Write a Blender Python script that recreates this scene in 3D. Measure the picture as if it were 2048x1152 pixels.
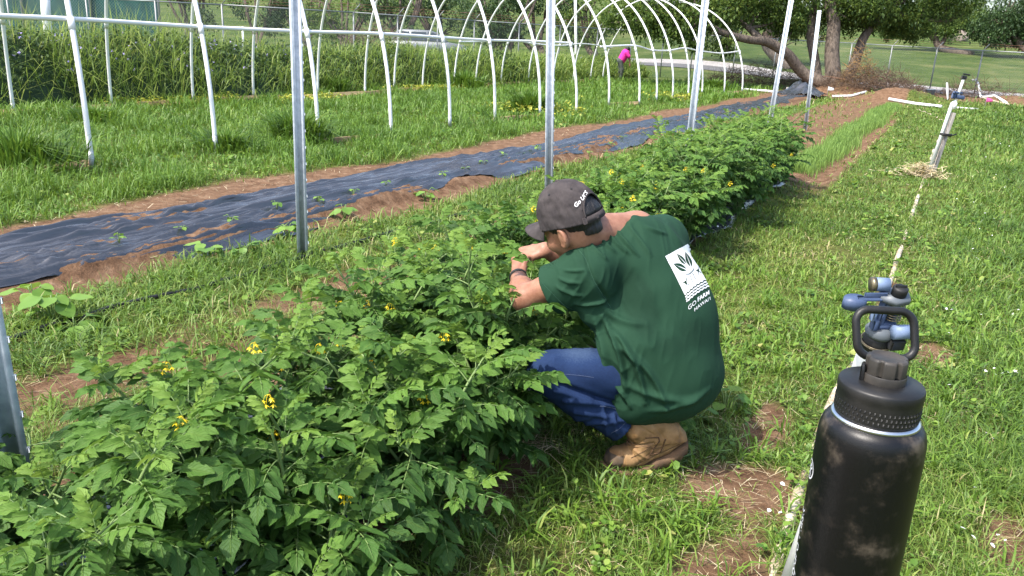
import bpy, math, random
import numpy as np
from mathutils import Vector, Matrix
from mathutils.bvhtree import BVHTree
for o in list(bpy.data.objects): bpy.data.objects.remove(o)
SC = bpy.context.scene
COL = SC.collection
rng = np.random.default_rng(7)
random.seed(7)

# ------------------------------------------------------------------ camera, sky, sun, exposure
FPX, PITCH, ROLL, YAW, CH = 1593.0, 17.2, 2.6, 27.5, 1.45
_p, _r, _y = np.radians([PITCH, ROLL, YAW])
CF = np.array([-np.sin(_y)*np.cos(_p), np.cos(_y)*np.cos(_p), -np.sin(_p)])
_R0 = np.array([np.cos(_y), np.sin(_y), 0.0]); _U0 = np.cross(_R0, CF)
CR = np.cos(_r)*_R0 + np.sin(_r)*_U0
CU = np.cross(CR, CF)
CP = np.array([0, 0, CH])
cam = bpy.data.objects.new('camera', bpy.data.cameras.new('camera'))
COL.objects.link(cam)
cam.data.sensor_width = 36; cam.data.lens = FPX/2048*36
cam.data.clip_start = 0.05; cam.data.clip_end = 3000
cam.matrix_world = Matrix(((CR[0], CU[0], -CF[0], CP[0]), (CR[1], CU[1], -CF[1], CP[1]), (CR[2], CU[2], -CF[2], CP[2]), (0, 0, 0, 1)))
SC.camera = cam
SUN = np.array([-0.25, -0.46, 0.85]); SUN /= np.linalg.norm(SUN)
w = bpy.data.worlds.new('World'); SC.world = w; w.use_nodes = True
nt = w.node_tree
sky = nt.nodes.new('ShaderNodeTexSky'); sky.sky_type = 'NISHITA'; sky.sun_disc = False
sky.sun_elevation = float(np.arcsin(SUN[2])); sky.sun_rotation = float(np.arctan2(SUN[0], SUN[1]))
sky.dust_density = 3.0; sky.ozone_density = 1.0
bg = nt.nodes['Background']; bg.inputs[1].default_value = 0.15
nt.links.new(sky.outputs[0], bg.inputs[0])
sl = bpy.data.lights.new('sun', 'SUN'); sl.energy = 2.45; sl.angle = math.radians(0.6); sl.color = (1.0, 0.955, 0.88)
so = bpy.data.objects.new('sun', sl); COL.objects.link(so)
so.rotation_euler = Vector(SUN).to_track_quat('Z', 'Y').to_euler()
SC.view_settings.view_transform = 'Standard'; SC.view_settings.look = 'None'
SC.view_settings.exposure = 1.42; SC.view_settings.gamma = 1.0
SC.cycles.max_bounces = 6; SC.cycles.transparent_max_bounces = 12

def ray(x, y): return (x-1024)/FPX*CR - (y-576)/FPX*CU + CF
def at(x, y, d): return CP + ray(x, y)*d              # pixel + distance along the view axis -> world
def gp(x, y, z=0.0):                                   # pixel -> point on the plane at height z
    d = ray(x, y); return CP + d*((z-CH)/d[2])
def proj(P):
    q = np.asarray(P) - CP; z = q@CF
    return 1024+FPX*(q@CR)/np.where(np.abs(z) < 1e-6, 1e-6, z), 576-FPX*(q@CU)/np.where(np.abs(z) < 1e-6, 1e-6, z), z

# ------------------------------------------------------------------ noise
def _h(ix, iy, s):
    n = (ix.astype(np.int64)*374761393 + iy.astype(np.int64)*668265263 + s*974711) & 0x7fffffff
    n = ((n ^ (n >> 13))*1274126177) & 0x7fffffff
    return ((n ^ (n >> 16)) & 0xffff)/65535.0
def vn(x, y, s=0):
    x = np.asarray(x, float); y = np.asarray(y, float)
    ix = np.floor(x); iy = np.floor(y); fx = x-ix; fy = y-iy
    fx = fx*fx*(3-2*fx); fy = fy*fy*(3-2*fy)
    return (_h(ix, iy, s)*(1-fx)+_h(ix+1, iy, s)*fx)*(1-fy) + (_h(ix, iy+1, s)*(1-fx)+_h(ix+1, iy+1, s)*fx)*fy
def fbm(x, y, s=0, o=3):
    a = 0; w_ = .5; t = 0
    for i in range(o):
        a = a + w_*vn(x*2**i, y*2**i, s+i); t += w_; w_ *= .5
    return a/t
def sst(a, b, x): t = np.clip((np.asarray(x, float)-a)/(b-a), 0, 1); return t*t*(3-2*t)
def band(x, a, b, s=.12): return sst(a-s, a+s, x)*(1-sst(b-s, b+s, x))

# ------------------------------------------------------------------ mesh helpers
class MB:
    def __init__(s): s.v = []; s.f3 = []; s.f4 = []; s.n = 0; s.at = []; s.uv = []
    def add(s, V, F, a=None, uv=None):
        V = np.asarray(V, float).reshape(-1, 3); F = np.asarray(F, int)
        if len(F):
            (s.f3 if F.shape[1] == 3 else s.f4).append(F+s.n)
        s.v.append(V); s.n += len(V)
        s.at.append(np.full(len(V), .5) if a is None else np.broadcast_to(np.asarray(a, float), (len(V),)))
        s.uv.append(np.zeros((len(V), 2)) if uv is None else np.asarray(uv, float))
        return s
    def more(s, F):
        F = np.asarray(F, int); (s.f3 if F.shape[1] == 3 else s.f4).append(F)
    def mesh(s, name, mat=None, smooth=True):
        V = np.concatenate(s.v).astype(np.float32)
        q = np.concatenate(s.f4) if s.f4 else np.zeros((0, 4), int)
        t = np.concatenate(s.f3) if s.f3 else np.zeros((0, 3), int)
        me = bpy.data.meshes.new(name)
        me.vertices.add(len(V)); me.vertices.foreach_set('co', V.ravel())
        me.loops.add(q.size+t.size); me.loops.foreach_set('vertex_index', np.concatenate([q.ravel(), t.ravel()]).astype(np.int32))
        me.polygons.add(len(q)+len(t))
        ls = np.concatenate([np.arange(len(q))*4, q.size+np.arange(len(t))*3]).astype(np.int32)
        me.polygons.foreach_set('loop_start', ls)
        if smooth: me.polygons.foreach_set('use_smooth', np.ones(len(q)+len(t), bool))
        a = me.attributes.new('col', 'FLOAT', 'POINT'); a.data.foreach_set('value', np.concatenate(s.at).astype(np.float32))
        uv = np.concatenate(s.uv)
        if uv.any():
            b = me.attributes.new('puv', 'FLOAT_VECTOR', 'POINT')
            b.data.foreach_set('vector', np.c_[uv, np.zeros(len(uv))].astype(np.float32).ravel())
        me.update(calc_edges=True); me.validate()
        if mat: me.materials.append(mat)
        return me
    def obj(s, name, mat=None, parent=None, smooth=True):
        o = bpy.data.objects.new(name, s.mesh(name, mat, smooth)); COL.objects.link(o)
        if parent: o.parent = parent
        return o
def tag(o, label=None, cat=None, group=None, kind=None):
    if label: o['label'] = label
    if cat: o['category'] = cat
    if group: o['group'] = group
    if kind: o['kind'] = kind
    return o
def empty(name, label, cat, group=None, loc=(0, 0, 0), rz=0):
    o = bpy.data.objects.new(name, None); COL.objects.link(o); o.location = [float(a) for a in loc]; o.rotation_euler = (0, 0, rz); o.empty_display_size = .1
    return tag(o, label, cat, group)
def copy_tree(o, parent=None):
    c = o.copy(); COL.objects.link(c)
    if parent: c.parent = parent
    for ch in list(o.children): copy_tree(ch, c)
    return c
def frame_path(P):
    P = np.asarray(P, float); T = np.gradient(P, axis=0); T /= np.linalg.norm(T, axis=1)[:, None]+1e-12
    n = np.cross(T[0], [0, 0, 1.0])
    if np.linalg.norm(n) < 1e-3: n = np.cross(T[0], [0, 1.0, 0])
    n /= np.linalg.norm(n); N = [n]
    for i in range(1, len(P)):
        n = N[-1] - T[i]*(N[-1]@T[i]); n /= np.linalg.norm(n)+1e-12; N.append(n)
    N = np.array(N); return P, T, N, np.cross(T, N)
def tube(mb, P, r, n=8, cap=True, a=None):
    P, T, N, B = frame_path(P); m = len(P)
    r = np.broadcast_to(np.asarray(r, float), (m,))
    th = np.arange(n)*2*np.pi/n
    V = P[:, None]+r[:, None, None]*(np.cos(th)[None, :, None]*N[:, None]+np.sin(th)[None, :, None]*B[:, None])
    i = np.arange(m-1)[:, None]*n; j = np.arange(n)[None]; k = (j+1) % n
    F = np.stack([i+j, i+k, i+n+k, i+n+j], -1).reshape(-1, 4)
    b0 = mb.n
    mb.add(V, F, a)
    if cap:
        mb.add([P[0], P[-1]], np.zeros((0, 3), int), a)
        jj = np.arange(n); kk = (jj+1) % n
        mb.more(np.c_[b0+kk, b0+jj, np.full(n, b0+m*n)])
        mb.more(np.c_[b0+(m-1)*n+jj, b0+(m-1)*n+kk, np.full(n, b0+m*n+1)])
def bez(P, n=24):
    """Catmull-Rom through points"""
    P = np.asarray(P, float); Q = np.vstack([2*P[0]-P[1], P, 2*P[-1]-P[-2]]); out = []
    t = np.linspace(0, len(P)-1, n); i = np.minimum(t.astype(int), len(P)-2); u = (t-i)[:, None]
    a, b, c, d = Q[i], Q[i+1], Q[i+2], Q[i+3]
    return .5*(2*b+(c-a)*u+(2*a-5*b+4*c-d)*u*u+(3*b-a-3*c+d)*u**3)
def lathe(mb, prof, n=48, M=None, a=None):
    prof = np.asarray(prof, float); th = np.arange(n)*2*np.pi/n
    V = np.stack([prof[:, None, 0]*np.cos(th), prof[:, None, 0]*np.sin(th), np.broadcast_to(prof[:, None, 1], (len(prof), n))], -1).reshape(-1, 3)
    i = np.arange(len(prof)-1)[:, None]*n; j = np.arange(n)[None]; k = (j+1) % n
    F = np.stack([i+j, i+k, i+n+k, i+n+j], -1).reshape(-1, 4)
    if M is not None: V = V@M[0].T+M[1]
    mb.add(V, F, a)
def box(mb, c, s, rot=None, a=None, bev=.0):
    s = np.asarray(s, float)/2
    if bev <= 0:
        V = np.array([[x, y, z] for x in (-1, 1) for y in (-1, 1) for z in (-1, 1)])*s
        F = [[0, 1, 3, 2], [4, 6, 7, 5], [0, 4, 5, 1], [2, 3, 7, 6], [0, 2, 6, 4], [1, 5, 7, 3]]
        if rot is not None: V = V@np.asarray(rot).T
        mb.add(V+np.asarray(c), F, a)
    else:
        b = bev; pts = []
        for x in (-1, 1):
            for y in (-1, 1):
                for z in (-1, 1):
                    sg = np.array([x, y, z])
                    for ax in range(3):
                        p = sg*(s-b); p[ax] = sg[ax]*s[ax]; pts.append(p)
        V = np.array(pts)
        def id(x, y, z, ax): return ((x*2+y)*2+z)*3+ax
        Q = []; T = []
        for ax in range(3):
            o1, o2 = [k for k in range(3) if k != ax]
            for sg in (0, 1):
                loop = []
                for (p, q) in ((0, 0), (1, 0), (1, 1), (0, 1)):
                    c3 = [0, 0, 0]; c3[ax] = sg; c3[o1] = p; c3[o2] = q; loop.append(id(*c3, ax))
                Q.append(loop)
        for ax in range(3):
            o1, o2 = [k for k in range(3) if k != ax]
            for p in (0, 1):
                for q in (0, 1):
                    e = []
                    for sg in (0, 1):
                        c3 = [0, 0, 0]; c3[ax] = sg; c3[o1] = p; c3[o2] = q; e.append(c3)
                    Q.append([id(*e[0], o1), id(*e[1], o1), id(*e[1], o2), id(*e[0], o2)])
        for x in (0, 1):
            for y in (0, 1):
                for z in (0, 1): T.append([id(x, y, z, 0), id(x, y, z, 1), id(x, y, z, 2)])
        if rot is not None: V = V@np.asarray(rot).T
        b0 = mb.n; mb.add(V+np.asarray(c), Q, a); mb.more(np.array(T)+b0)
def rotz(t): c, s = np.cos(t), np.sin(t); return np.array([[c, -s, 0], [s, c, 0], [0, 0, 1]])
def basis_from(z, x=None):
    z = np.asarray(z, float); z = z/np.linalg.norm(z)
    x = np.array([1., 0, 0]) if x is None else np.asarray(x, float)
    x = x-z*(x@z)
    if np.linalg.norm(x) < 1e-4: x = np.array([0, 1., 0])-z*z[1]
    x /= np.linalg.norm(x); return np.stack([x, np.cross(z, x), z], 1)

# ------------------------------------------------------------------ materials
def mat(name, col=(.5, .5, .5), rough=.6, **k):
    """col: colour or list of (pos, colour) ramp driven by noise/attribute"""
    m = bpy.data.materials.new(name); m.use_nodes = True
    N = m.node_tree.nodes; L = m.node_tree.links; b = N['Principled BSDF']
    b.inputs['Roughness'].default_value = rough
    b.inputs['Metallic'].default_value = k.get('metal', 0)
    b.inputs['Specular IOR Level'].default_value = k.get('spec', .4)
    tc = N.new('ShaderNodeTexCoord')
    mp = N.new('ShaderNodeMapping'); L.new(tc.outputs['Object'], mp.inputs[0]); mp.inputs['Scale'].default_value = k.get('map', (1, 1, 1))
    if isinstance(col, list):
        r = N.new('ShaderNodeValToRGB'); e = r.color_ramp.elements
        while len(e) < len(col): e.new(.5)
        for q, (p, c) in zip(e, col): q.position = p; q.color = (*c, 1)
        if k.get('attr'):
            s = N.new('ShaderNodeAttribute'); s.attribute_name = k['attr']; fo = s.outputs['Fac']
            if k.get('mixn'):
                nz = N.new('ShaderNodeTexNoise'); nz.inputs['Scale'].default_value = k['mixn'][0]; nz.inputs['Detail'].default_value = 4
                L.new(mp.outputs[0], nz.inputs[0])
                ma = N.new('ShaderNodeMath'); ma.operation = 'MULTIPLY_ADD'; ma.inputs[1].default_value = k['mixn'][1]
                sb = N.new('ShaderNodeMath'); sb.operation = 'SUBTRACT'; sb.inputs[1].default_value = .5
                L.new(nz.outputs[0], sb.inputs[0]); L.new(sb.outputs[0], ma.inputs[0]); L.new(fo, ma.inputs[2]); fo = ma.outputs[0]
        else:
            s = N.new('ShaderNodeTexNoise'); s.inputs['Scale'].default_value = k.get('scale', 5); s.inputs['Detail'].default_value = k.get('detail', 6)
            s.inputs['Roughness'].default_value = k.get('nrough', .6); L.new(mp.outputs[0], s.inputs[0]); fo = s.outputs[0]
        L.new(fo, r.inputs[0]); co = r.outputs[0]; L.new(co, b.inputs['Base Color'])
    else:
        b.inputs['Base Color'].default_value = (*col, 1); co = None
    if k.get('bump'):
        sc, st, ds = k['bump']
        s2 = N.new('ShaderNodeTexNoise'); s2.inputs['Scale'].default_value = sc; s2.inputs['Detail'].default_value = 6; L.new(mp.outputs[0], s2.inputs[0])
        bu = N.new('ShaderNodeBump'); bu.inputs['Strength'].default_value = st; bu.inputs['Distance'].default_value = ds
        L.new(s2.outputs[0], bu.inputs['Height']); L.new(bu.outputs[0], b.inputs['Normal'])
    if k.get('trans'):
        tr = N.new('ShaderNodeBsdfTranslucent'); mx = N.new('ShaderNodeMixShader'); mx.inputs[0].default_value = k['trans']
        hs = N.new('ShaderNodeHueSaturation'); hs.inputs['Value'].default_value = 1.25; hs.inputs['Hue'].default_value = .485
        if co: L.new(co, hs.inputs['Color'])
        else: hs.inputs['Color'].default_value = (*col, 1)
        L.new(hs.outputs[0], tr.inputs[0]); L.new(b.outputs[0], mx.inputs[1]); L.new(tr.outputs[0], mx.inputs[2])
        L.new(mx.outputs[0], N['Material Output'].inputs['Surface'])
    m['_co'] = 0
    return m
M = {}
M['grass'] = mat('grass', [(0, (.040, .088, .012)), (.4, (.100, .185, .025)), (.72, (.180, .27, .043)), (.92, (.27, .29, .085)), (1, (.42, .36, .18))], .5, attr='col', trans=.3)
M['lush'] = mat('lush_grass', [(0, (.055, .125, .014)), (.5, (.12, .225, .026)), (.85, (.20, .31, .045)), (1, (.38, .37, .12))], .5, attr='col', trans=.3)
M['yellow'] = mat('yellow_cover', [(0, (.16, .24, .03)), (1, (.5, .48, .06))], .5, attr='col', trans=.25)
M['straw'] = mat('straw', [(0, (.25, .17, .09)), (.5, (.45, .36, .20)), (1, (.66, .57, .38))], .7, attr='col')
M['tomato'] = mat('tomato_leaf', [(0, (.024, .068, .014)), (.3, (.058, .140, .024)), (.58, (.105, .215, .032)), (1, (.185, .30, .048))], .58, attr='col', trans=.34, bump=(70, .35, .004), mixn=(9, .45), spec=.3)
M['stem'] = mat('tomato_stem', [(0, (.10, .17, .05)), (1, (.20, .28, .09))], .55, scale=9)
M['flower'] = mat('flower', (.86, .66, .02), .5, trans=.2)
M['bean'] = mat('bean_leaf', [(0, (.08, .19, .025)), (1, (.19, .32, .05))], .5, attr='col', trans=.3)
M['soil'] = mat('soil', [(0, (.09, .042, .022)), (.5, (.20, .10, .055)), (1, (.33, .19, .115))], .95, scale=6, bump=(25, .9, .03), spec=.1)
M['galv'] = mat('galvanised', [(.3, (.36, .40, .45)), (.5, (.46, .51, .56)), (.7, (.57, .61, .66))], .5, metal=.0, scale=28, detail=3)
M['pvc'] = mat('pvc', [(.3, (.74, .75, .74)), (.75, (.84, .84, .82))], .32, scale=3)
M['pvcdirt'] = mat('pvc_weathered', [(.35, (.30, .21, .13)), (.5, (.50, .42, .31)), (.68, (.62, .56, .46))], .5, scale=14)
M['pvcband'] = mat('galv_band', [(.3, (.33, .35, .36)), (.7, (.52, .54, .55))], .5, metal=.5, scale=30)
M['board'] = mat('board', [(.3, (.26, .17, .08)), (.7, (.45, .33, .18))], .8, scale=6, map=(4, .4, 4), bump=(18, .4, .01))
M['greywood'] = mat('grey_wood', [(.3, (.25, .22, .19)), (.7, (.50, .46, .41))], .85, scale=12, map=(5, 5, .5), bump=(30, .6, .01))
M['mulch'] = mat('black_plastic', [(.35, (.022, .024, .029)), (.7, (.070, .073, .082))], .23, scale=3, spec=1.0, map=(1, .03, 1), bump=(30, .4, .02))  # pale lengthwise streaks paint reflected sky sheen into the base colour
M['rubber'] = mat('black_rubber', (.012, .012, .012), .55)
M['bark'] = mat('bark', [(.3, (.065, .05, .038)), (.7, (.19, .15, .118))], .95, scale=3, map=(3, 3, .6), bump=(6, 1, .08))
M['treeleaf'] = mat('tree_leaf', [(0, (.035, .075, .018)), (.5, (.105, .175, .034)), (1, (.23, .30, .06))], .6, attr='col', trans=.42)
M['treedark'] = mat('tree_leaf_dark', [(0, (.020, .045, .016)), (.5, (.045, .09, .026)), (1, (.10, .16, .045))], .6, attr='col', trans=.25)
M['brush'] = mat('brush', [(0, (.06, .04, .028)), (.6, (.14, .095, .065)), (1, (.30, .18, .06))], .9, attr='col')
M['rock'] = mat('rock', [(.3, (.16, .12, .10)), (.7, (.34, .28, .24))], .95, scale=1.2, bump=(3, .8, .2))
M['wire'] = mat('wire', (.24, .25, .25), .5, metal=.5)
M['rust'] = mat('rusty_wire', (.19, .10, .06), .8)
M['screen'] = mat('teal_screen', [(.3, (.008, .06, .052)), (.7, (.014, .09, .075))], .8, scale=3)
M['white'] = mat('white_paint', (.78, .78, .77), .5)
M['asphalt'] = mat('asphalt', [(.3, (.085, .082, .082)), (.7, (.15, .145, .14))], .9, scale=2.5)
M['concrete'] = mat('concrete', [(.3, (.27, .25, .235)), (.7, (.40, .375, .35))], .9, scale=1.5)
M['purple'] = mat('purple_flower', (.42, .36, .66), .6)

# ------------------------------------------------------------------ terrain
PATCH = [(140, 512, .06, .8), (330, 440, .07, .5), (520, 452, .05, .6), (60, 535, .12, .5), (420, 470, .12, .3), (700, 408, .14, .45), (1100, 312, .2, .6), (1210, 278, .2, .8), (250, 515, .25, .42), (270, 452, .26, .6), (20, 527, .1, .8), (575, 436, .2, .3), (800, 386, .26, .5), (940, 360, .2, .45), (1030, 325, .15, .5), (1190, 290, .2, .9), (1130, 297, .15, .6), (640, 425, .16, .5), (1290, 262, .2, 1.1), (1380, 235, .22, 1.3), (150, 575, .06, .3)]
PATCHW = [(*gp(a, b, .08)[:2], c, d) for a, b, c, d in PATCH] + [(-4.6+.35*np.sin(i*2.1), 19+i*1.9, .18, .8) for i in range(7)]
BARE = [(-.40, 2.55, .24, .26), (-.33, 2.1, .15, .3), (-.30, 1.6, .12, .3), (-.42, 3.05, .10, .3), (.42, 2.65, .12, .25), (-.12, 5.2, .08, .7), (-1.12, 2.1, .10, .3), (-.14, 3.2, .06, .6), (.15, 4.4, .10, .3)]
def patch_mask(X, Y):
    m = np.zeros(np.shape(X))
    for (a, b, c, d) in PATCHW:
        q = np.sqrt(((X-a)/c)**2+((Y-b)/d)**2) + .5*(fbm(X*7, Y*4, 11)-.5)
        m = np.maximum(m, 1-sst(.75, 1.05, q))
    return m
ZR = ([0, 46, 52, 62, 80, 110, 180, 350, 700], [0, 0, .2, .9, 2.0, 4.1, 8.8, 20, 24])
ZL = ([0, 60, 75, 110, 180, 350, 700], [0, 0, .4, 2.2, 7, 20, 26])
def terr(X, Y):
    X = np.asarray(X, float); Y = np.asarray(Y, float)
    d = -np.sin(_y)*X+np.cos(_y)*Y; s = np.cos(_y)*X+np.sin(_y)*Y
    d = np.maximum(d, 0); k = sst(.0, .28, s/np.maximum(d, 5))
    z = np.interp(d, *ZR)*k+np.interp(d, *ZL)*(1-k)
    near = 1-sst(25, 60, d)
    z = z+near*((fbm(X*1.3, Y*1.3, 3)-.5)*.05+(fbm(X*6, Y*6, 5)-.5)*.022)
    bed = band(X, -5.25, -4.25, .12)*band(Y, -3, 32, .5)
    z = z+.07*bed+bed*patch_mask(X, Y)*(.012+.05*fbm(X*16, Y*16, 8))
    z = z+.05*band(X, -2.3, -1.35, .1)*band(Y, -3, 10, .5)
    z = z-.05*band(X, -1.42, -1.15, .08)*band(Y, 10, 25, .5)
    for (px, py, r, h) in [(1690, 190, 1.15, .55), (1800, 204, 1.3, .5), (1620, 176, 1.6, .3), (1540, 168, 2.2, .25), (2030, 208, 1.3, .3), (1960, 212, 1.0, .15)]:
        c = gp(px, py); z = z+h*np.exp(-(((X-c[0])**2+(Y-c[1])**2)/r**2))*(.85+.3*fbm(X*2, Y*2, 4))
    return z
def grass_amt(X, Y):
    """how much living grass covers the ground (0..1)"""
    n = fbm(X*1.6, Y*1.6, 21); n2 = fbm(X*5, Y*5, 31)
    g = np.zeros(np.shape(X))
    g = np.maximum(g, band(X, -1.25-.27*sst(3.6, 5, Y)*(1-sst(9.3, 10.5, Y)), 60, .1)*np.clip(.42+1.1*n+.5*(n2-.5)+.35*sst(-.1, .6, X), .25, 1))
    g = np.maximum(g, band(X, -3.3, -2.3, .12)*np.clip(1.25*(n-.34)+1.1*(n2-.45)+.15*sst(4, 8, Y), .02, .9))
    g = np.maximum(g, band(X, -3.98+.1*np.sin(Y*1.3), -3.2, .14)*np.clip(.5+.8*n+.5*(n2-.5), .2, 1))
    g = np.maximum(g, band(X, -60, -5.95+.15*np.sin(Y*.9)+.2*(n-.5), .16)*np.clip(.6+.7*n, .5, 1))
    tom = band(X, -2.3+.15*sst(4, 6, Y), -1.32-.20*sst(4, 5.5, Y), .08)*band(Y, -3, 10.2, .3); g = g*(1-.93*tom)
    bed = band(X, -3.4, -1.55, .15)*band(Y, 11.5, 30, .6); g = g*(1-bed)+bed*.30*sst(.42, .7, n2)
    fur = band(X, -1.48, -1.02+.1*(n2-.5), .08)*band(Y, 9.3, 23, 1.2); g = g*(1-.9*fur)
    for (a, b, c, d) in BARE:
        q = np.sqrt(((X-a)/c)**2+((Y-b)/d)**2)+.9*(n2-.5); g = g*(.12+.88*sst(.6, 1.15, q))
    far = band(X, -12, 6, 1.0)*band(-np.sin(_y)*X+np.cos(_y)*Y, 28.5+1.2*(n-.5), 36, .6)*sst(-7.5, -5.5, X); g = g*(1-.85*far)
    return g
def axis(segs):
    out = []
    for a, b, n in segs: out.append(np.linspace(a, b, n, endpoint=False))
    return np.concatenate(out+[[segs[-1][1]]])
ax = axis([(-900, -120, 26), (-120, -30, 40), (-30, -14, 40), (-14, -6, 60), (-6, 1.2, 200), (1.2, 6, 40), (6, 60, 60), (60, 700, 30)])
ay = axis([(-60, -4, 14), (-4, 1, 30), (1, 9, 180), (9, 20, 130), (20, 50, 130), (50, 140, 70), (140, 900, 50)])
GX, GY = np.meshgrid(ax, ay, indexing='ij'); GZ = terr(GX, GY)
mb = MB(); ny = len(ay); i = np.arange(len(ax)-1)[:, None]*ny; j = np.arange(ny-1)[None]
F = np.stack([i+j, i+ny+j, i+ny+j+1, i+j+1], -1).reshape(-1, 4)
mb.add(np.stack([GX, GY, GZ], -1), F, grass_amt(GX, GY).ravel())
def ground_mat():
    m = bpy.data.materials.new('ground'); m.use_nodes = True; N = m.node_tree.nodes; L = m.node_tree.links; b = N['Principled BSDF']
    b.inputs['Roughness'].default_value = .95; b.inputs['Specular IOR Level'].default_value = .1
    tc = N.new('ShaderNodeTexCoord')
    def noise(sc, det=8, rough=.65):
        n = N.new('ShaderNodeTexNoise'); n.inputs['Scale'].default_value = sc; n.inputs['Detail'].default_value = det; n.inputs['Roughness'].default_value = rough
        L.new(tc.outputs['Object'], n.inputs[0]); return n.outputs[0]
    def ramp(src, els):
        r = N.new('ShaderNodeValToRGB'); e = r.color_ramp.elements
        while len(e) < len(els): e.new(.5)
        for q, (p, c) in zip(e, els): q.position = p; q.color = (*c, 1)
        L.new(src, r.inputs[0]); return r.outputs[0]
    soil = ramp(noise(9), [(.28, (.066, .036, .020)), (.45, (.140, .080, .046)), (.6, (.200, .122, .073)), (.75, (.30, .21, .135))])
    green = ramp(noise(5), [(.3, (.035, .060, .012)), (.5, (.070, .110, .018)), (.7, (.13, .14, .035))])
    fargreen = ramp(noise(.22, 14, .78), [(.36, (.030, .055, .010)), (.5, (.065, .098, .020)), (.64, (.145, .15, .055))])
    at_ = N.new('ShaderNodeAttribute'); at_.attribute_name = 'col'
    mr = N.new('ShaderNodeMapRange'); mr.inputs[1].default_value = .12; mr.inputs[2].default_value = .75; mr.inputs[4].default_value = .85
    L.new(at_.outputs['Fac'], mr.inputs[0])
    def mix(f, a, c):
        x = N.new('ShaderNodeMix'); x.data_type = 'RGBA'; L.new(f, x.inputs[0]); L.new(a, x.inputs[6]); L.new(c, x.inputs[7]); return x.outputs[2]
    c1 = mix(mr.outputs[0], soil, green)
    # far from the plot the ground is mown pasture
    sp = N.new('ShaderNodeVectorMath'); sp.operation = 'DOT_PRODUCT'; L.new(tc.outputs['Object'], sp.inputs[0]); sp.inputs[1].default_value = (-math.sin(_y), math.cos(_y), 0)
    fr = N.new('ShaderNodeMapRange'); fr.inputs[1].default_value = 37; fr.inputs[2].default_value = 40; L.new(sp.outputs['Value'], fr.inputs[0])
    L.new(mix(fr.outputs[0], c1, fargreen), b.inputs['Base Color'])
    bu = N.new('ShaderNodeBump'); bu.inputs['Strength'].default_value = .9; bu.inputs['Distance'].default_value = .03
    L.new(noise(28, 10, .7), bu.inputs['Height']); L.new(bu.outputs[0], b.inputs['Normal'])
    return m
tag(mb.obj('ground', ground_mat()), kind='structure')

# ------------------------------------------------------------------ blades of grass (stuff)
def in_view(P, m=.14):
    x, y, z = proj(P); return (z > .3) & (x > -2048*m) & (x < 2048*(1+m)) & (y > -1e4) & (y < 1152*(1+2*m))
def blades(mb, P, H, W, lean=.5, col=None, up=None, az=None):
    n = len(P)
    if n == 0: return
    az = rng.uniform(0, 2*np.pi, n) if az is None else az
    ln = np.abs(rng.normal(lean, lean*.45, n))
    D = np.c_[np.cos(az), np.sin(az), np.zeros(n)]
    fa = az+rng.normal(np.pi/2, .5, n); Wd = np.c_[np.cos(fa), np.sin(fa), np.zeros(n)]*(W/2)[:, None]
    H = np.asarray(H); Z = np.array([0, 0, 1.0])
    mid = P+D*(H*ln*.35)[:, None]+Z*(H*.62/np.sqrt(1+.3*ln**2))[:, None]
    tip = P+D*(H*ln*1.0)[:, None]+Z*(H*np.clip(1.0-.38*ln**1.6, -.1, 1))[:, None]
    V = np.stack([P-Wd*.8, P+Wd*.8, mid-Wd, mid+Wd, tip], 1).reshape(-1, 3)
    b = np.arange(n)[:, None]*5
    c = np.repeat(rng.uniform(0, 1, n) if col is None else col, 5)
    b0 = mb.n
    mb.add(V, b+np.array([0, 1, 3, 2]), c); mb.more(b0+b+np.array([2, 3, 4]))
def scatter(x0, x1, y0, y1, n):
    X = rng.uniform(x0, x1, n); Y = rng.uniform(y0, y1, n); return X, Y
def field(dens, near, far, xr, yr):
    n = int(dens*(xr[1]-xr[0])*(yr[1]-yr[0])); X, Y = scatter(*xr, *yr, n)
    r = np.hypot(X, Y); k = (r >= near) & (r < far) & in_view(np.c_[X, Y, np.zeros(n)])
    return X[k], Y[k], r[k]
gm = MB(); lm = MB()
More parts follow.
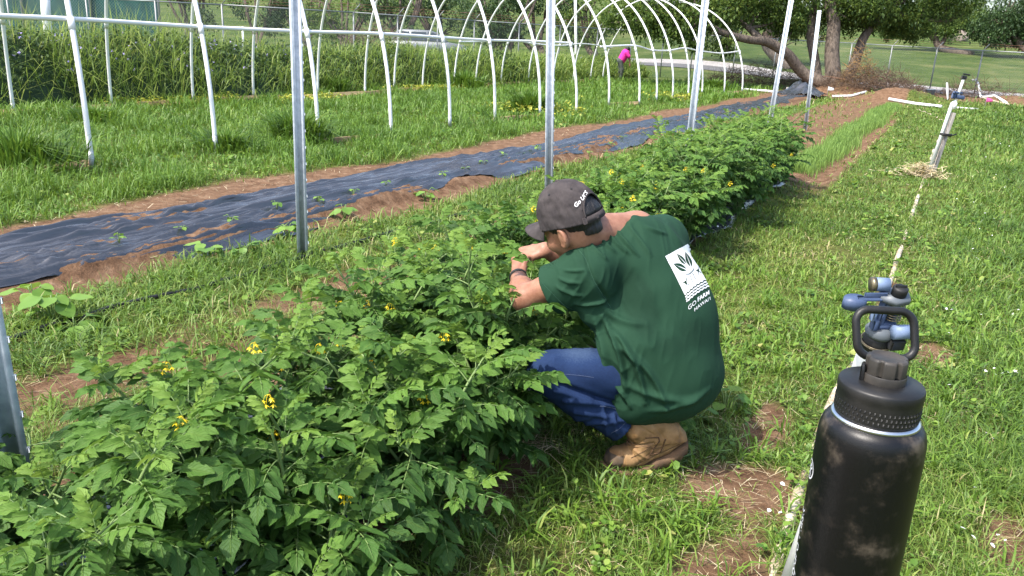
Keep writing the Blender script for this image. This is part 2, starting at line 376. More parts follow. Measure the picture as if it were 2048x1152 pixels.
for (near, far, dens, ww, xr, yr) in [(.6, 3.4, 9000, .0034, (-5, 2.2), (.5, 3.4)), (3.4, 5.2, 4000, .0052, (-5.3, 3.2), (0, 5.2)), (5.2, 8.5, 2000, .0075, (-9, 4.5), (0, 8.5)), (8.5, 14, 950, .0105, (-14, 6), (0, 14)), (14, 23, 400, .016, (-21, 9), (3, 23)), (23, 37, 140, .027, (-34, 10), (8, 37))]:
    X, Y, r = field(dens, near, far, xr, yr)
    g = grass_amt(X, Y); n1 = fbm(X*2.2, Y*2.2, 41); k = rng.uniform(0, 1, len(X)) < g**1.15*(.45+.9*n1)
    X, Y, g, n1 = X[k], Y[k], g[k], n1[k]
    P = np.c_[X, Y, terr(X, Y)-.004]
    hoop = X < -5.8; n = len(X)
    right = sst(-.05, .5, X)
    base = np.where(hoop, .045+.02*sst(6, 7.4, -X)+.13*sst(.42, .72, n1), .030+.035*n1+.038*right)
    base = np.where((X < -2.3) & (X > -4.2), .06+.05*n1, base)
    H = base*rng.uniform(.5, 1.5, n)*(1+.012*np.hypot(X, Y)); W = ww*rng.uniform(.6, 1.35, n)
    dry = fbm(X*1.1+5, Y*1.1, 61)
    c = np.clip(rng.normal(.42, .15, n)+.55*(dry-.47)+.35*(fbm(X*3, Y*3, 66)-.5)+.22*(1-g)+(rng.uniform(0, 1, n) < .03+.08*(1-g))*rng.uniform(.25, .5, n)+np.where(X > -1.2, .03, .0)-.12*sst(0, 1.5, X), 0, 1)
    yel = band(X, -13.3, -12.0, .3)*sst(.42, .55, fbm(X*.7, Y*.5, 77))*(Y < 19)
    for sel, tgt in ((~hoop, gm), (hoop, lm)):
        cc = c if tgt is gm else np.clip(c*.8+.05, 0, .8)+yel*.0
        blades(tgt, P[sel], H[sel], W[sel], .95 if tgt is gm else .8, cc[sel])
tag(gm.obj('grass', M['grass'], smooth=False), kind='stuff')
tag(lm.obj('lush_grass', M['lush'], smooth=False), kind='stuff')

# dry clippings lying on the ground
sm = MB()
for (near, far, dens, ww, xr, yr) in [(.6, 4.5, 900, .0020, (-4.6, 1.6), (.5, 4.5)), (4.5, 9, 170, .004, (-7, 2.5), (0, 9)), (9, 22, 40, .008, (-9, 4), (4, 22))]:
    X, Y, r = field(dens, near, far, xr, yr); g = grass_amt(X, Y)
    n1 = fbm(X*1.7, Y*1.7, 91)
    wgt = np.where(X < -5.6, .9*band(X, -6.5, -5.55, .2), np.where(X < -4.05, .03, np.where(X < -2.3, .5*sst(.35, .6, n1), np.where(X < -1.25, .1, .30+.75*sst(.45, .7, n1)+.8*np.max([np.exp(-((X-a)/c)**2-((Y-b)/d)**2) for a, b, c, d in BARE], 0)))))
    k = rng.uniform(0, 1, len(X)) < wgt; X, Y = X[k], Y[k]; n = len(X)
    az = rng.uniform(0, 6.28, n); Lh = rng.uniform(.02, .085, n)
    a = np.c_[X, Y, terr(X, Y)+rng.uniform(.003, .02, n)]; d = np.c_[np.cos(az), np.sin(az), rng.normal(0, .12, n)]*Lh[:, None]
    s_ = np.c_[-np.sin(az), np.cos(az), np.zeros(n)]*(ww*rng.uniform(.4, 1, n)/2)[:, None]
    sm.add(np.stack([a-s_, a+s_, a+d+s_, a+d-s_], 1).reshape(-1, 3), np.arange(n)[:, None]*4+np.arange(4), np.repeat(rng.uniform(0, 1, n), 4))
tag(sm.obj('dry_clippings', M['straw'], smooth=False), kind='stuff')

# coarse crab-grass rosettes
cg = MB(); X, Y, r = field(75, .8, 5.5, (-4.6, 2.6), (.6, 5.5)); g = grass_amt(X, Y); k = rng.uniform(0, 1, len(X)) < g*(.35+.9*fbm(X*1.5, Y*1.5, 111)); X, Y = X[k], Y[k]
for q in range(11):
    P = np.c_[X+rng.normal(0, .015, len(X)), Y+rng.normal(0, .015, len(X)), terr(X, Y)]
    blades(cg, P, rng.uniform(.05, .125, len(X)), rng.uniform(.0055, .0095, len(X)), .95, np.clip(rng.normal(.55, .17, len(X)), 0, .9))
tag(cg.obj('crabgrass', M['lush'], smooth=False), kind='stuff')
# low broad-leaved weeds among the grass
def disc_leaves(mb, C, size, tilt=.5, col=None, aspect=.7):
    n = len(C); az = rng.uniform(0, 6.28, n); T = rng.normal(0, tilt, n)
    u = np.c_[np.cos(az)*np.cos(T), np.sin(az)*np.cos(T), np.sin(T)]; v = np.c_[-np.sin(az), np.cos(az), rng.normal(0, .3, n)]
    S = np.broadcast_to(size, (n,))[:, None]
    pts = np.array([(0, 0), (.28, .42), (.65, .42), (1, 0), (.65, -.42), (.28, -.42)])
    lift = np.array([0, .08, .08, -.05, .08, .08])
    V = C[:, None]+S[:, None]*(pts[None, :, :1]*u[:, None]+pts[None, :, 1:]*aspect*1.2*v[:, None]); V[..., 2] += S*lift
    b = np.arange(n)[:, None]*6; b0 = mb.n
    mb.add(V.reshape(-1, 3), b+np.array([0, 1, 2, 3]), np.repeat(rng.uniform(0, 1, n) if col is None else col, 6)); mb.more(b0+b+np.array([0, 3, 4, 5]))
wm = MB()
for (near, far, dens, s0, xr, yr) in [(.6, 4, 260, .022, (-4.5, 2), (.5, 4)), (4, 9, 90, .035, (-7, 3.5), (0, 9)), (9, 20, 16, .06, (-14, 5), (3, 20))]:
    X, Y, r = field(dens, near, far, xr, yr); g = grass_amt(X, Y); n1 = fbm(X*2.5+9, Y*2.5, 101)
    k = rng.uniform(0, 1, len(X)) < g*sst(.45, .65, n1); X, Y = X[k], Y[k]
    for q in range(4):
        P = np.c_[X+rng.normal(0, .012, len(X)), Y+rng.normal(0, .012, len(X)), terr(X, Y)+rng.uniform(.01, .05, len(X))]
        disc_leaves(wm, P, s0*rng.uniform(.6, 1.5, len(X)), .35)
tag(wm.obj('clover_weeds', M['lush'], smooth=False), kind='stuff')
# yellow creeping cover by the far edging board
ym = MB(); X, Y = scatter(-13.6, -11.2, 5, 22, 26000)
k = (rng.uniform(0, 1, len(X)) < band(X, -13.4, -12.0, .25)*sst(.50, .60, fbm(X*.9+2, Y*.45, 77))) & in_view(np.c_[X, Y, 0*X]); X, Y = X[k], Y[k]
disc_leaves(ym, np.c_[X, Y, terr(X, Y)+rng.uniform(.02, .16, len(X))], rng.uniform(.035, .07, len(X)), .5)
X, Y = scatter(-8.6, -6.6, 14, 26, 2600); k = rng.uniform(0, 1, len(X)) < sst(.52, .62, fbm(X*.6, Y*.5, 78)); X, Y = X[k], Y[k]
disc_leaves(ym, np.c_[X, Y, terr(X, Y)+rng.uniform(.05, .2, len(X))], rng.uniform(.05, .09, len(X)), .5)
tag(ym.obj('yellow_ground_cover', M['yellow'], smooth=False), kind='stuff')
# small white petals dropped in the grass on the right
pm = MB(); pk = [(1985, 765), (2010, 770), (1965, 768), (1790, 590), (1900, 790), (1985, 895), (2000, 1115), (1960, 1110), (1905, 1040), (1920, 1085), (1555, 985), (1530, 1050), (1890, 640), (1960, 640), (2030, 775), (2005, 385), (1960, 470), (1950, 530), (1440, 480), (1885, 690), (1940, 1000), (2035, 640)]
for (px, py) in pk:
    c = gp(px, py); k = rng.integers(1, 4)
    P = np.c_[c[0]+rng.normal(0, .02, k), c[1]+rng.normal(0, .02, k), terr(c[0], c[1])+rng.uniform(.04, .07, k)]; disc_leaves(pm, P, rng.uniform(.009, .019, k), .3)
X, Y = scatter(.1, 3, 5, 18, 110); X = X; disc_leaves(pm, np.c_[X, Y, terr(X, Y)+.09], rng.uniform(.010, .02, len(X)), .3)
tag(pm.obj('white_petals', M['white'], smooth=False), kind='stuff')

# ------------------------------------------------------------------ plastic mulch bed
def mulch_sheet(name, x0f, x1f, y0, y1, nx, ny_, lift, amp, label, seed=0):
    v = np.linspace(0, 1, nx)[:, None]; Y = np.linspace(y0, y1, ny_)[None]+0*v
    a = x0f(Y); b = x1f(Y); X = a+(b-a)*v
    # long tension wrinkles that run roughly along the bed
    wob = .22*fbm(Y*.6, X*0+2, seed+5)+.05*np.sin(Y*2.2+X*2)
    w1 = np.abs(vn((X+wob)*12, Y*.5, seed)-.5)*2; w2 = np.abs(vn((X+wob*.7)*30, Y*1.1, seed+1)-.5)*2; w3 = fbm(X*4, Y*1.1, seed+2)
    w4 = np.abs(vn((X+wob*.4)*17+3, Y*.22, seed+7)-.5)*2
    fr = np.random.default_rng(seed+50); fold = np.zeros_like(X)
    for _ in range(int(12*(y1-y0)*(1 if nx > 100 else .4))):                     # sharp tension creases
        yc = fr.uniform(y0, min(y1, 22)); hl = fr.uniform(.5, 2.4); xc = fr.uniform(a.mean(), b.mean()); sl_ = fr.normal(0, .05); wd = fr.uniform(.008, .022); j0, j1 = np.searchsorted(Y[0], [yc-hl, yc+hl])
        if j1-j0 < 3: continue
        yy = Y[:, j0:j1]; dd = np.abs(X[:, j0:j1]-xc-sl_*(yy-yc)-.03*np.sin((yy-yc)*2.2+xc*9)); fold[:, j0:j1] += fr.uniform(.6, 1.5)*wd*np.clip(1-dd/wd, 0, 1)*np.cos((yy-yc)/hl*np.pi/2)**.7
    Z = terr(X, Y)-.040*patch_mask(X, Y)+lift+amp*(.9*(1-w1)**3+.5*(1-w2)**3+.9*(1-w4)**6+.4*(w3-.5))+fold
    e = np.minimum(v, 1-v)*(b-a); Z = Z-.022*(1-sst(0, .07, e))
    m = MB(); i = np.arange(nx-1)[:, None]*ny_; j = np.arange(ny_-1)[None]
    m.add(np.stack([X, Y, Z], -1), np.stack([i+j, i+ny_+j, i+ny_+j+1, i+j+1], -1).reshape(-1, 4))
    o = m.obj(name, M['mulch']); md = o.modifiers.new('s', 'SOLIDIFY'); md.thickness = .002
    return tag(o, label, 'plastic sheet')
mulch_sheet('mulch_sheet', lambda y: -5.3+.30*sst(6, 10, y)+.09*np.sin(y*.8)+.10*(fbm(y*.9, y*0, 2)-.5)-.3*sst(20, 30, y), lambda y: -4.17-.10*sst(1, 6, -y+6)+.09*np.sin(y*1.7+1)-.25*sst(6.4, 7.2, y)*(1-sst(7.2, 8, y))+.06*(fbm(y*2.3, y*0, 4)-.5)-.25*sst(22, 30, y), -2, 31.5, 210, 900, .018, .018,
            'wrinkled black plastic mulch sheet laid along the reddish soil bed', 3)
mulch_sheet('mulch_sheet', lambda y: -2.22+.05*np.sin(y*1.3), lambda y: -1.36-.12*sst(4.5, 6, y)+.04*np.sin(y*2.1)+.03*np.sin(y*5), -1.5, 9.3, 60, 260, .012, .03,
            'black plastic mulch strip lying under the leafy tomato row', 40)
# seedlings poking through the sheet
def leaf_pts(n=9, k=5, lobes=4, wid=.42, ser=.22, fold=.25, curl=.25):
    t = np.linspace(0, 1, n); u = np.linspace(-1, 1, k)
    wv = wid*np.sin(np.pi*np.clip(t, 0, 1)**.72)**.8*(1+ser*np.sin(t*lobes*2*np.pi+.6)*(1-.3*t))
    wv[0] = .02; wv[-1] = .0
    X = np.broadcast_to(t[:, None], (n, k)).copy(); Yv = wv[:, None]*u[None]
    X += -.14*np.abs(u)[None]**1.5*np.maximum(0, np.sin(t*lobes*2*np.pi+.6))[:, None]*ser*2
    Z = fold*np.abs(Yv)-curl*t[:, None]**2*.6+.03*np.sin(t*9)[:, None]*np.abs(u)[None]
    i = np.arange(n-1)[:, None]*k; j = np.arange(k-1)[None]
    F = np.stack([i+j, i+j+1, i+k+j+1, i+k+j], -1).reshape(-1, 4)
    return np.stack([X, Yv, Z], -1).reshape(-1, 3), F, np.c_[X.ravel(), np.broadcast_to(u[None], (n, k)).ravel()]
HEART = leaf_pts(9, 5, 1, .46, .0, .12, .25)
def put_leaf(mb, L, P, d, up, s, a, roll=0.):
    x = np.asarray(d, float); x = x/np.linalg.norm(x); y = np.cross(up, x); y /= np.linalg.norm(y)+1e-9; z = np.cross(x, y)
    if roll: y, z = y*np.cos(roll)+z*np.sin(roll), z*np.cos(roll)-y*np.sin(roll)
    V = L[0]*s; mb.add(P+V[:, :1]*x+V[:, 1:2]*y+V[:, 2:]*z, L[1], np.clip(a+.0*L[0][:, 0], 0, 1), L[2])
SEED = [(240, 497), (365, 470), (463, 449), (555, 427), (637, 410), (707, 395), (772, 374), (885, 353), (930, 343), (966, 333), (1006, 322), (1040, 313), (1075, 309), (1178, 301), (1222, 287), (1246, 277), (1290, 268), (1330, 256)]
def small_plant(name, loc, n, s, h, label, cat, group, mt=M['bean'], L=HEART, parts=True):
    e = empty(name, label, cat, group, loc)
    st = MB()
    for q in range(n):
        az = q*2.4+rng.uniform(-.4, .4); hh = h*rng.uniform(.5, 1.05); rr = s*rng.uniform(.25, .8)
        tip = np.array([np.cos(az)*rr, np.sin(az)*rr, hh]); tube(st, bez([[0, 0, -.01], tip*.5+[0, 0, hh*.15], tip], 6), .0028*(s/.06)**.5, 5)
        lf = MB(); put_leaf(lf, L, tip, [np.cos(az), np.sin(az), -.25+rng.normal(0, .25)], [0, 0, 1.], s*rng.uniform(.75, 1.25), rng.uniform(.2, 1)); lf.obj('leaf', mt, e)
    st.obj('stem', M['stem'], e); return e
for q, (px, py) in enumerate(SEED):
    c = gp(px, py, .09); near = ['in the torn soil gap nearest the camera', 'beside a puckered fold of plastic'][q] if q < 2 else None
    small_plant('seedling', (c[0], c[1], terr(c[0], c[1])+.03), 5, .038+.0006*q, .055, 'tiny green seedling '+near if near else 'tiny green seedling in a planting hole of the black plastic mulch', 'seedling', 'seedlings along the black plastic mulch')
BEANS = [(110, 650, .10, .15), (70, 615, .09, .12), (150, 665, .10, .08), (415, 525, .09, .12), (575, 480, .09, .12), (690, 440, .08, .12), (850, 400, .08, .12), (490, 520, .07, .10)]
for q, (px, py, s, h) in enumerate(BEANS):
    c = gp(px, py); small_plant('bean_plant', (c[0], c[1], terr(c[0], c[1])), 9, s, h,
        ['broad pale green bean plant near the black hose at the left edge', 'yellow-green bean plant behind the hose, nearest the left frame edge', 'low heart-leaved bean plant touching the black hose', 'bean plant rising at the hose\'s far end beside bare soil', 'bean plant standing just left of the grey post\'s foot'][q] if q < 5 else 'small bean plant in the grass strip beside the black mulch', 'bean plant', 'bean plants along the grass strip')
# drip hose
tb = MB(); P = bez([(-3.66, -1.2, .02), (-3.64, 1.2, .03), (-3.63, 1.95, .035), (-3.61, 2.5, .045), (-3.56, 3.0, .03), (-3.58, 4.2, .015), (-3.5, 6, .012), (-3.4, 8.4, .01)], 80); P[:, 2] += terr(P[:, 0], P[:, 1])
tube(tb, P, .0135, 10); tag(tb.obj('drip_hose', M['rubber']), 'black irrigation hose lying in the grass strip left of the tomatoes', 'hose')

# ------------------------------------------------------------------ hoop house frames
def arch_pts(xf, xb, y0, y1, H, lean=0, n=41):
    t = np.linspace(0, np.pi, n); c = (xf+xb)/2; a = (xf-xb)/2
    x = c+a*np.sign(np.cos(t))*np.abs(np.cos(t))**.92; z = H*np.sin(t)**.94
    y = y0+(y1-y0)*(1-np.cos(t))/2+lean*np.sin(t)
    return np.c_[x, y, z]
def hoop_house(label, fr, bk, yl, H, purl):
    e = empty('hoop_house', label, 'hoop house', None, (fr[0][0], fr[0][1], 0)); e0 = np.array(e.location)
    for k, ((xf, yf), (xb, yb)) in enumerate(zip(fr, bk)):
        P = arch_pts(xf, xb, yf, yb, H+.05*np.sin(k*2.3)); P[:, 2] += terr(P[[0]*len(P), 0], P[[0]*len(P), 1])-.04
        m = MB(); tube(m, P-e0, .027, 12); ar = m.obj('arch', M['pvc'], e)
        s = np.r_[0, np.cumsum(np.linalg.norm(np.diff(P, axis=0), axis=1))]
        for side in (0, 1):                                    # pipe couplings at rail height and galvanised sleeves at the foot
            Q = P if side == 0 else P[::-1]; q = np.r_[0, np.cumsum(np.linalg.norm(np.diff(Q, axis=0), axis=1))]
            fn = lambda a: np.array([np.interp(a, q, Q[:, i]) for i in range(3)])
            sz = np.interp(purl, Q[:21, 2], q[:21])
            m = MB(); tube(m, np.array([fn(sz-.10), fn(sz+.03)])-e0, .035, 12); m.obj('coupling', M['pvc'], ar)
            if (k+side) % 3 != 0:
                m = MB(); tube(m, np.array([fn(.05), fn(.24)])-e0, .0295, 12); m.obj('foot_sleeve', M['pvcband'], ar)
    for side, L in (('f', fr), ('b', bk)):                       # side rails
        pts = []
        for k, (x, y) in enumerate(L):
            o = L[k]; other = (bk if side == 'f' else fr)[k]
            P = arch_pts(fr[k][0], bk[k][0], fr[k][1], bk[k][1], H); Q = P if side == 'f' else P[::-1]
            pts.append([np.interp(purl, Q[:21, 2], Q[:21, i]) for i in range(2)]+[purl+(yl if side == 'f' else -yl)*.6*np.sin(k*1.9+(side == 'b'))])
        pts = np.array(pts); sg = 1 if side == 'f' else -1; pts[:, 0] -= sg*.045
        d0 = pts[0]-pts[1]; pts = np.vstack([pts[0]+d0*(1.9 if yl < .06 and fr[0][1] < 8 else .04), pts, pts[-1]-d0*.04])
        m = MB(); tube(m, bez(pts, 12*len(pts))-e0, .024, 12); m.obj('side_rail', M['pvc'], e)
    for L, sg in ((fr, -1), (bk, 1)):                           # edging boards round the base
        for k in range(0, len(L)-1):
            if sg < 0 and k % 3: continue
            a = np.array([*L[k], 0.]); b = np.array([*L[k+1], 0.]); d = b-a; c = (a+b)/2; c[2] = terr(c[0], c[1])+(.045 if sg > 0 else .012 if k else .05)
            m = MB(); box(m, c-e0+[sg*.03, 0, 0], (.045, np.hypot(d[0], d[1])*.985, .10), rotz(np.arctan2(-d[0], d[1])), bev=.004); m.obj('edging_board', M['board'], e)
    return e
YF = [3.5, 5.19, 6.91, 8.42, 9.79, 11.53, 13.3, 14.9, 16.29]
XF = [-7.65, -7.62, -7.74, -7.45, -7.25, -7.32, -7.45, -7.3, -7.1]
YB = [5.7, 7.58, 9.5, 11.25, 13.0, 14.6, 16.4, 18.1, 19.6]
XB = [-12.95, -12.92, -13.2, -13.14, -13.3, -12.9, -12.95, -13.3, -13.4]
hoop_house('nearer white pipe hoop house frame with straight side rails', list(zip(XF, YF)), list(zip(XB, YB)), .02, 3.12, 1.46)
YF2 = [18.7, 20.2, 21.9, 23.7, 25.5, 27.3, 29.3, 31.0]; XF2 = [-7.3, -7.05, -7.15, -7.25, -7.3, -7.35, -7.1, -6.85]
hoop_house('farther white pipe hoop house frame with wavy sagging side rails', list(zip(XF2, YF2)), [(-13.4-.15*np.sin(k), y+2.6) for k, y in enumerate(YF2)], .10, 3.25, 1.42)
# short end boards seen at the foot of the nearest arches
# ------------------------------------------------------------------ steel posts
def u_post(base, top, label, face):
    base = np.asarray(base, float); top = np.asarray(top, float); d = top-base; h = np.linalg.norm(d)
    R = basis_from(d, face)
    e = empty('steel_post', label, 'post', 'galvanised posts along the beds', base)
    pr = np.array([(-.036, .010), (-.020, .010), (-.012, -.016), (.012, -.016), (.020, .010), (.036, .010)]); t = .0028
    out = np.vstack([pr, pr[::-1]+[0, t]]); n = len(out)
    nz = 2; V = np.vstack([np.c_[out, np.full(n, z)] for z in (-.25, h)])@R.T
    m = MB(); k = np.arange(n); kk = (k+1) % n; m.add(V, np.c_[k, kk, kk+n, k+n])
    for a in range(5):
        m.more(np.array([[a, n-1-a, n-2-a, a+1]])); m.more(np.array([[n+a, n+a+1, 2*n-2-a, 2*n-1-a]]))
    s = m; hl = MB()
    for z in np.arange(.1, h-.05, .105):
        box(s, R@np.array([-.0385, .0115, z]), (.006, .010, .018), R, bev=.002)
    for z in np.arange(.15, h-.03, .21):
        P = R@np.array([0, -.0165, z]); c = np.array([[np.cos(q)*.005, -.0012, np.sin(q)*.007] for q in np.arange(8)*np.pi/4])@R.T+P
        b0 = hl.n; hl.add(np.vstack([c, P-R[:, 1]*.0012]), np.c_[np.arange(8), (np.arange(8)+1) % 8, np.full(8, 8)])
    m.obj('channel', M['galv'], e, smooth=False); hl.obj('bolt_holes', M['rubber'], e)
    return e
def post_at(px, py, ptop, h, label):
    b = gp(px, py); b[2] = terr(b[0], b[1])
    d = ray(*ptop); t = np.dot([b[0], b[1]], d[:2])/np.dot(d[:2], d[:2])   # leans so that its top meets the sighted line
    T = CP+d*t; ax_ = (T-b)/np.linalg.norm(T-b); cr = np.cross([0, 0, 1.], [b[0], b[1], 0.])
    return u_post(b, b+ax_*h, label, cr)
post_at(66, 1130, (-24, 655), 1.75, 'galvanised post nearest the camera, cut by the left frame edge')
post_at(606, 517, (590, 0), 2.05, 'galvanised post standing in the grass strip left of the tomatoes')
post_at(1097, 432, (1102, 0), 2.15, 'galvanised post rising right behind the man\'s cap')
post_at(1368, 380, (1411, 0), 2.2, 'galvanised post among the tomatoes behind the man\'s back')
post_at(1530, 300, (1582, 3), 2.26, 'galvanised post at the far end of the tomato row, full height in view')
post_at(1610, 262, (1638, 28), 2.26, 'farthest galvanised post, standing in the bare bed before the tree')

# ------------------------------------------------------------------ white irrigation pipe half buried in the path
P = bez([(-.225, 1.2, 0), (-.21, 2.1, 0), (-.22, 3.2, 0), (-.15, 5, 0), (-.13, 6.7, 0), (-.12, 8.6, 0), (-.10, 12, 0), (-.05, 17, 0), (.1, 22, 0), (-.9, 28.5, 0)], 260)
P[:, 2] = terr(P[:, 0], P[:, 1])-.003+.026*np.sin(P[:, 1]*4.1)*np.sin(P[:, 1]*1.9+1.2)
tb = MB(); tube(tb, P, .019, 10); tag(tb.obj('buried_pipe', M['pvcdirt']), 'dirty white irrigation pipe half buried along the grass path', 'pipe')

# ------------------------------------------------------------------ impact sprinklers
BLUE = mat('blue_plastic', [(.3, (.040, .062, .125)), (.7, (.068, .098, .175))], .45, scale=20)
LBLUE = mat('faded_blue', [(.3, (.11, .16, .27)), (.7, (.18, .24, .36))], .5, scale=25)
DGREY = mat('grey_plastic', (.10, .115, .13), .45)
BRASS = mat('dull_brass', [(.3, (.14, .11, .07)), (.7, (.30, .26, .17))], .4, metal=.8, scale=30)
def sprinkler(e, top, axis_, side, s=1.0):
    """impact head: collar, spring clamp, body bridge, nozzle barrels, swing arm, cap; local z = axis, x = side"""
    R = basis_from(axis_, side)
    def T(m): 
        for q in range(len(m.v)): m.v[q] = m.v[q]@R.T*s+np.asarray(top)
        return m
    def cyl(p, q, r, n=20): m = MB(); tube(m, np.array([p, q], float), r, n); return m
    base = MB(); lathe(base, [(0, -.062), (.030, -.062), (.031, -.030), (.028, -.026), (.028, -.018), (.0, -.018)], 28); T(base).obj('collar', M['rubber'], e)
    g = MB(); lathe(g, [(.0, -.018), (.030, -.018), (.033, -.008), (.026, .004), (.016, .008), (0, .008)], 28); T(g).obj('bearing_nut', DGREY, e)
    c = MB(); th = np.linspace(0, 4*np.pi, 60); tube(c, np.c_[.0335*np.cos(th), .0335*np.sin(th), -.036-.006*th/12.6], .0018, 6)
    tube(c, np.array([(.0, -.034, -.040), (.004, -.042, -.046), (-.002, -.045, -.052), (-.006, -.040, -.046)]), .0017, 6); T(c).obj('spring_clamp', BRASS, e)
    b = MB()
    box(b, (-.013, -.004, .045), (.016, .022, .082), rotz(.2), bev=.003); box(b, (.019, .004, .045), (.013, .020, .082), rotz(-.1), bev=.003)
    box(b, (.002, .012, .040), (.02, .008, .07), bev=.002); box(b, (.003, 0, .012), (.05, .03, .02), bev=.004)
    box(b, (-.024, -.010, .020), (.014, .02, .03), bev=.003); T(b).obj('bridge', BLUE, e)
    hx = MB(); hp = [(np.cos(k*np.pi/3+.3)*.036, np.sin(k*np.pi/3+.3)*.030) for k in range(6)]
    V = np.array([[x+.005, y, z] for z in (.082, .094) for x, y in hp]); k = np.arange(6); kk = (k+1) % 6
    hx.add(V, np.c_[k, kk, kk+6, k+6]); hx.more(np.array([[6, 7, 8, 9], [6, 9, 10, 11], [3, 2, 1, 0], [5, 4, 3, 0]])); T(hx).obj('top_plate', DGREY, e, smooth=False)
    cp = MB(); lathe(cp, [(0, .094), (.016, .094), (.0165, .112), (.013, .115), (0, .1155)], 20); cp.v = [v+[.012, 0, 0] for v in cp.v]
    box(cp, (.012, 0, .117), (.026, .005, .006), bev=.001); T(cp).obj('screw_cap', M['rubber'], e)
    t = cyl((-.045, .02, .108), (-.008, .015, .110), .0155); T(t).obj('nozzle_tube', LBLUE, e)
    t = cyl((-.0465, .02, .108), (-.036, .019, .1085), .0162); T(t).obj('nozzle_rim', BRASS, e)
    t = cyl((.012, -.030, .012), (.052, -.026, .010), .0165); T(t).obj('nozzle_tube', LBLUE, e)
    t = cyl((.052, -.026, .010), (.062, -.0255, .009), .0172); T(t).obj('nozzle_rim', DGREY, e)
    d = MB(); box(d, (.030, -.030, -.022), (.034, .02, .028), rotz(.1), bev=.003); T(d).obj('deflector', M['rubber'], e)
    sp = MB(); th = np.linspace(0, 2*np.pi*7, 150); tube(sp, np.c_[.017*np.cos(th)+.016, .017*np.sin(th), .028+.045*th/th[-1]], .0016, 5); T(sp).obj('coil_spring', BRASS, e)
    a = MB(); box(a, (-.045, -.004, .086), (.070, .016, .007), bev=.002); box(a, (-.040, -.004, .095), (.05, .004, .014), bev=.001)
    pv = np.array([(np.cos(q)*.026-.083, np.sin(q)*.018-.006, z) for z in (.064, .088) for q in np.arange(14)*2*np.pi/14]); k = np.arange(14); kk = (k+1) % 14
    b0 = a.n; a.add(pv, np.c_[k, kk, kk+14, k+14]); a.add([(-.083, -.006, .064), (-.083, -.006, .0885)], np.zeros((0, 3), int)); a.more(np.c_[b0+kk, b0+k, np.full(14, b0+28)]); a.more(np.c_[b0+14+k, b0+14+kk, np.full(14, b0+29)])
    T(a).obj('swing_arm', BLUE, e)
    q = MB(); box(q, (-.034, -.012, .044), (.012, .014, .026), rotz(.3), bev=.003); T(q).obj('trip_lever', LBLUE, e)
rb = gp(1552, 1235); rb[2] = terr(rb[0], rb[1]); rt = at(1762, 656, 1.56)
e = empty('sprinkler_riser', 'blue impact sprinkler on a leaning white pipe right behind the bottle', 'sprinkler', 'sprinkler risers along the path', rb)
ax_ = rt-rb; ax_ /= np.linalg.norm(ax_)
m = MB(); tube(m, np.array([-ax_*.1, rt-rb-ax_*.06]), .0215, 20); m.obj('riser_pipe', M['pvc'], e)
m = MB(); tube(m, np.array([rt-rb-ax_*.155, rt-rb-ax_*.15, rt-rb-ax_*.06, rt-rb-ax_*.055]), [.0225, .0275, .0275, .026], 20); m.obj('coupling', M['pvc'], e)
sprinkler(e, rt-rb, ax_, CR, .86)
m = MB(); box(m, ax_*.18+CR*.045, (.045, .035, .55), basis_from(ax_, CR), bev=.004); m.obj('wooden_stake', M['greywood'], e)

fb = gp(1862, 346); fb[2] = terr(fb[0], fb[1])
e = empty('sprinkler_riser', 'far leaning sprinkler riser, white pipe tied to a grey wooden stake', 'sprinkler', 'sprinkler risers along the path', fb)
def onray(px, py, ref, extra=0): d = ray(px, py); t = np.dot(ref[:2], d[:2])/np.dot(d[:2], d[:2]); return CP+d*t
ft = onray(1928, 155, fb); ax_ = ft-fb; L_ = np.linalg.norm(ax_); ax_ /= L_
m = MB(); tube(m, np.array([CR*-.035, CR*-.035+ax_*(L_*.74), ax_*L_*.76]), .022, 12); m.obj('riser_pipe', M['pvc'], e)
m = MB(); tube(m, np.array([ax_*L_*.74, ax_*L_*.99]), .017, 10); m.obj('upper_pipe', M['pvc'], e)
m = MB(); tube(m, np.array([ax_*L_*.68, ax_*L_*.745]), .027, 12); m.obj('coupling', M['pvc'], e)
m = MB(); box(m, CR*.024+ax_*(L_*.31), (.055, .045, L_*.66), basis_from(ax_, CR), bev=.006); m.obj('wooden_stake', M['greywood'], e)
m = MB(); th = np.linspace(0, 12.6, 40); R = basis_from(ax_, CR); tube(m, (np.c_[.068*np.cos(th), .042*np.sin(th), L_*.40+.012*th/6])@R.T+CR*.02, .012, 6); tube(m, np.array([CR*.1+ax_*L_*.40, CR*.16+ax_*L_*.415]), .01, 6); m.obj('tie', M['rubber'], e)
m = MB(); box(m, ax_*L_*.80+CR*.03, (.12, .06, .05), R, bev=.01); box(m, ax_*L_*.845-CR*.01, (.16, .04, .035), R@rotz(.4), bev=.01); box(m, ax_*L_*.82-CR*.05, (.05, .05, .09), R, bev=.01); m.obj('sprinkler_head', BLUE, e)
m = MB(); box(m, ax_*L_*1.0, (.06, .05, .05), R, bev=.01); box(m, ax_*L_*1.03+CR*.02, (.09, .03, .02), R, bev=.005); m.obj('pipe_end_fitting', M['rubber'], e)
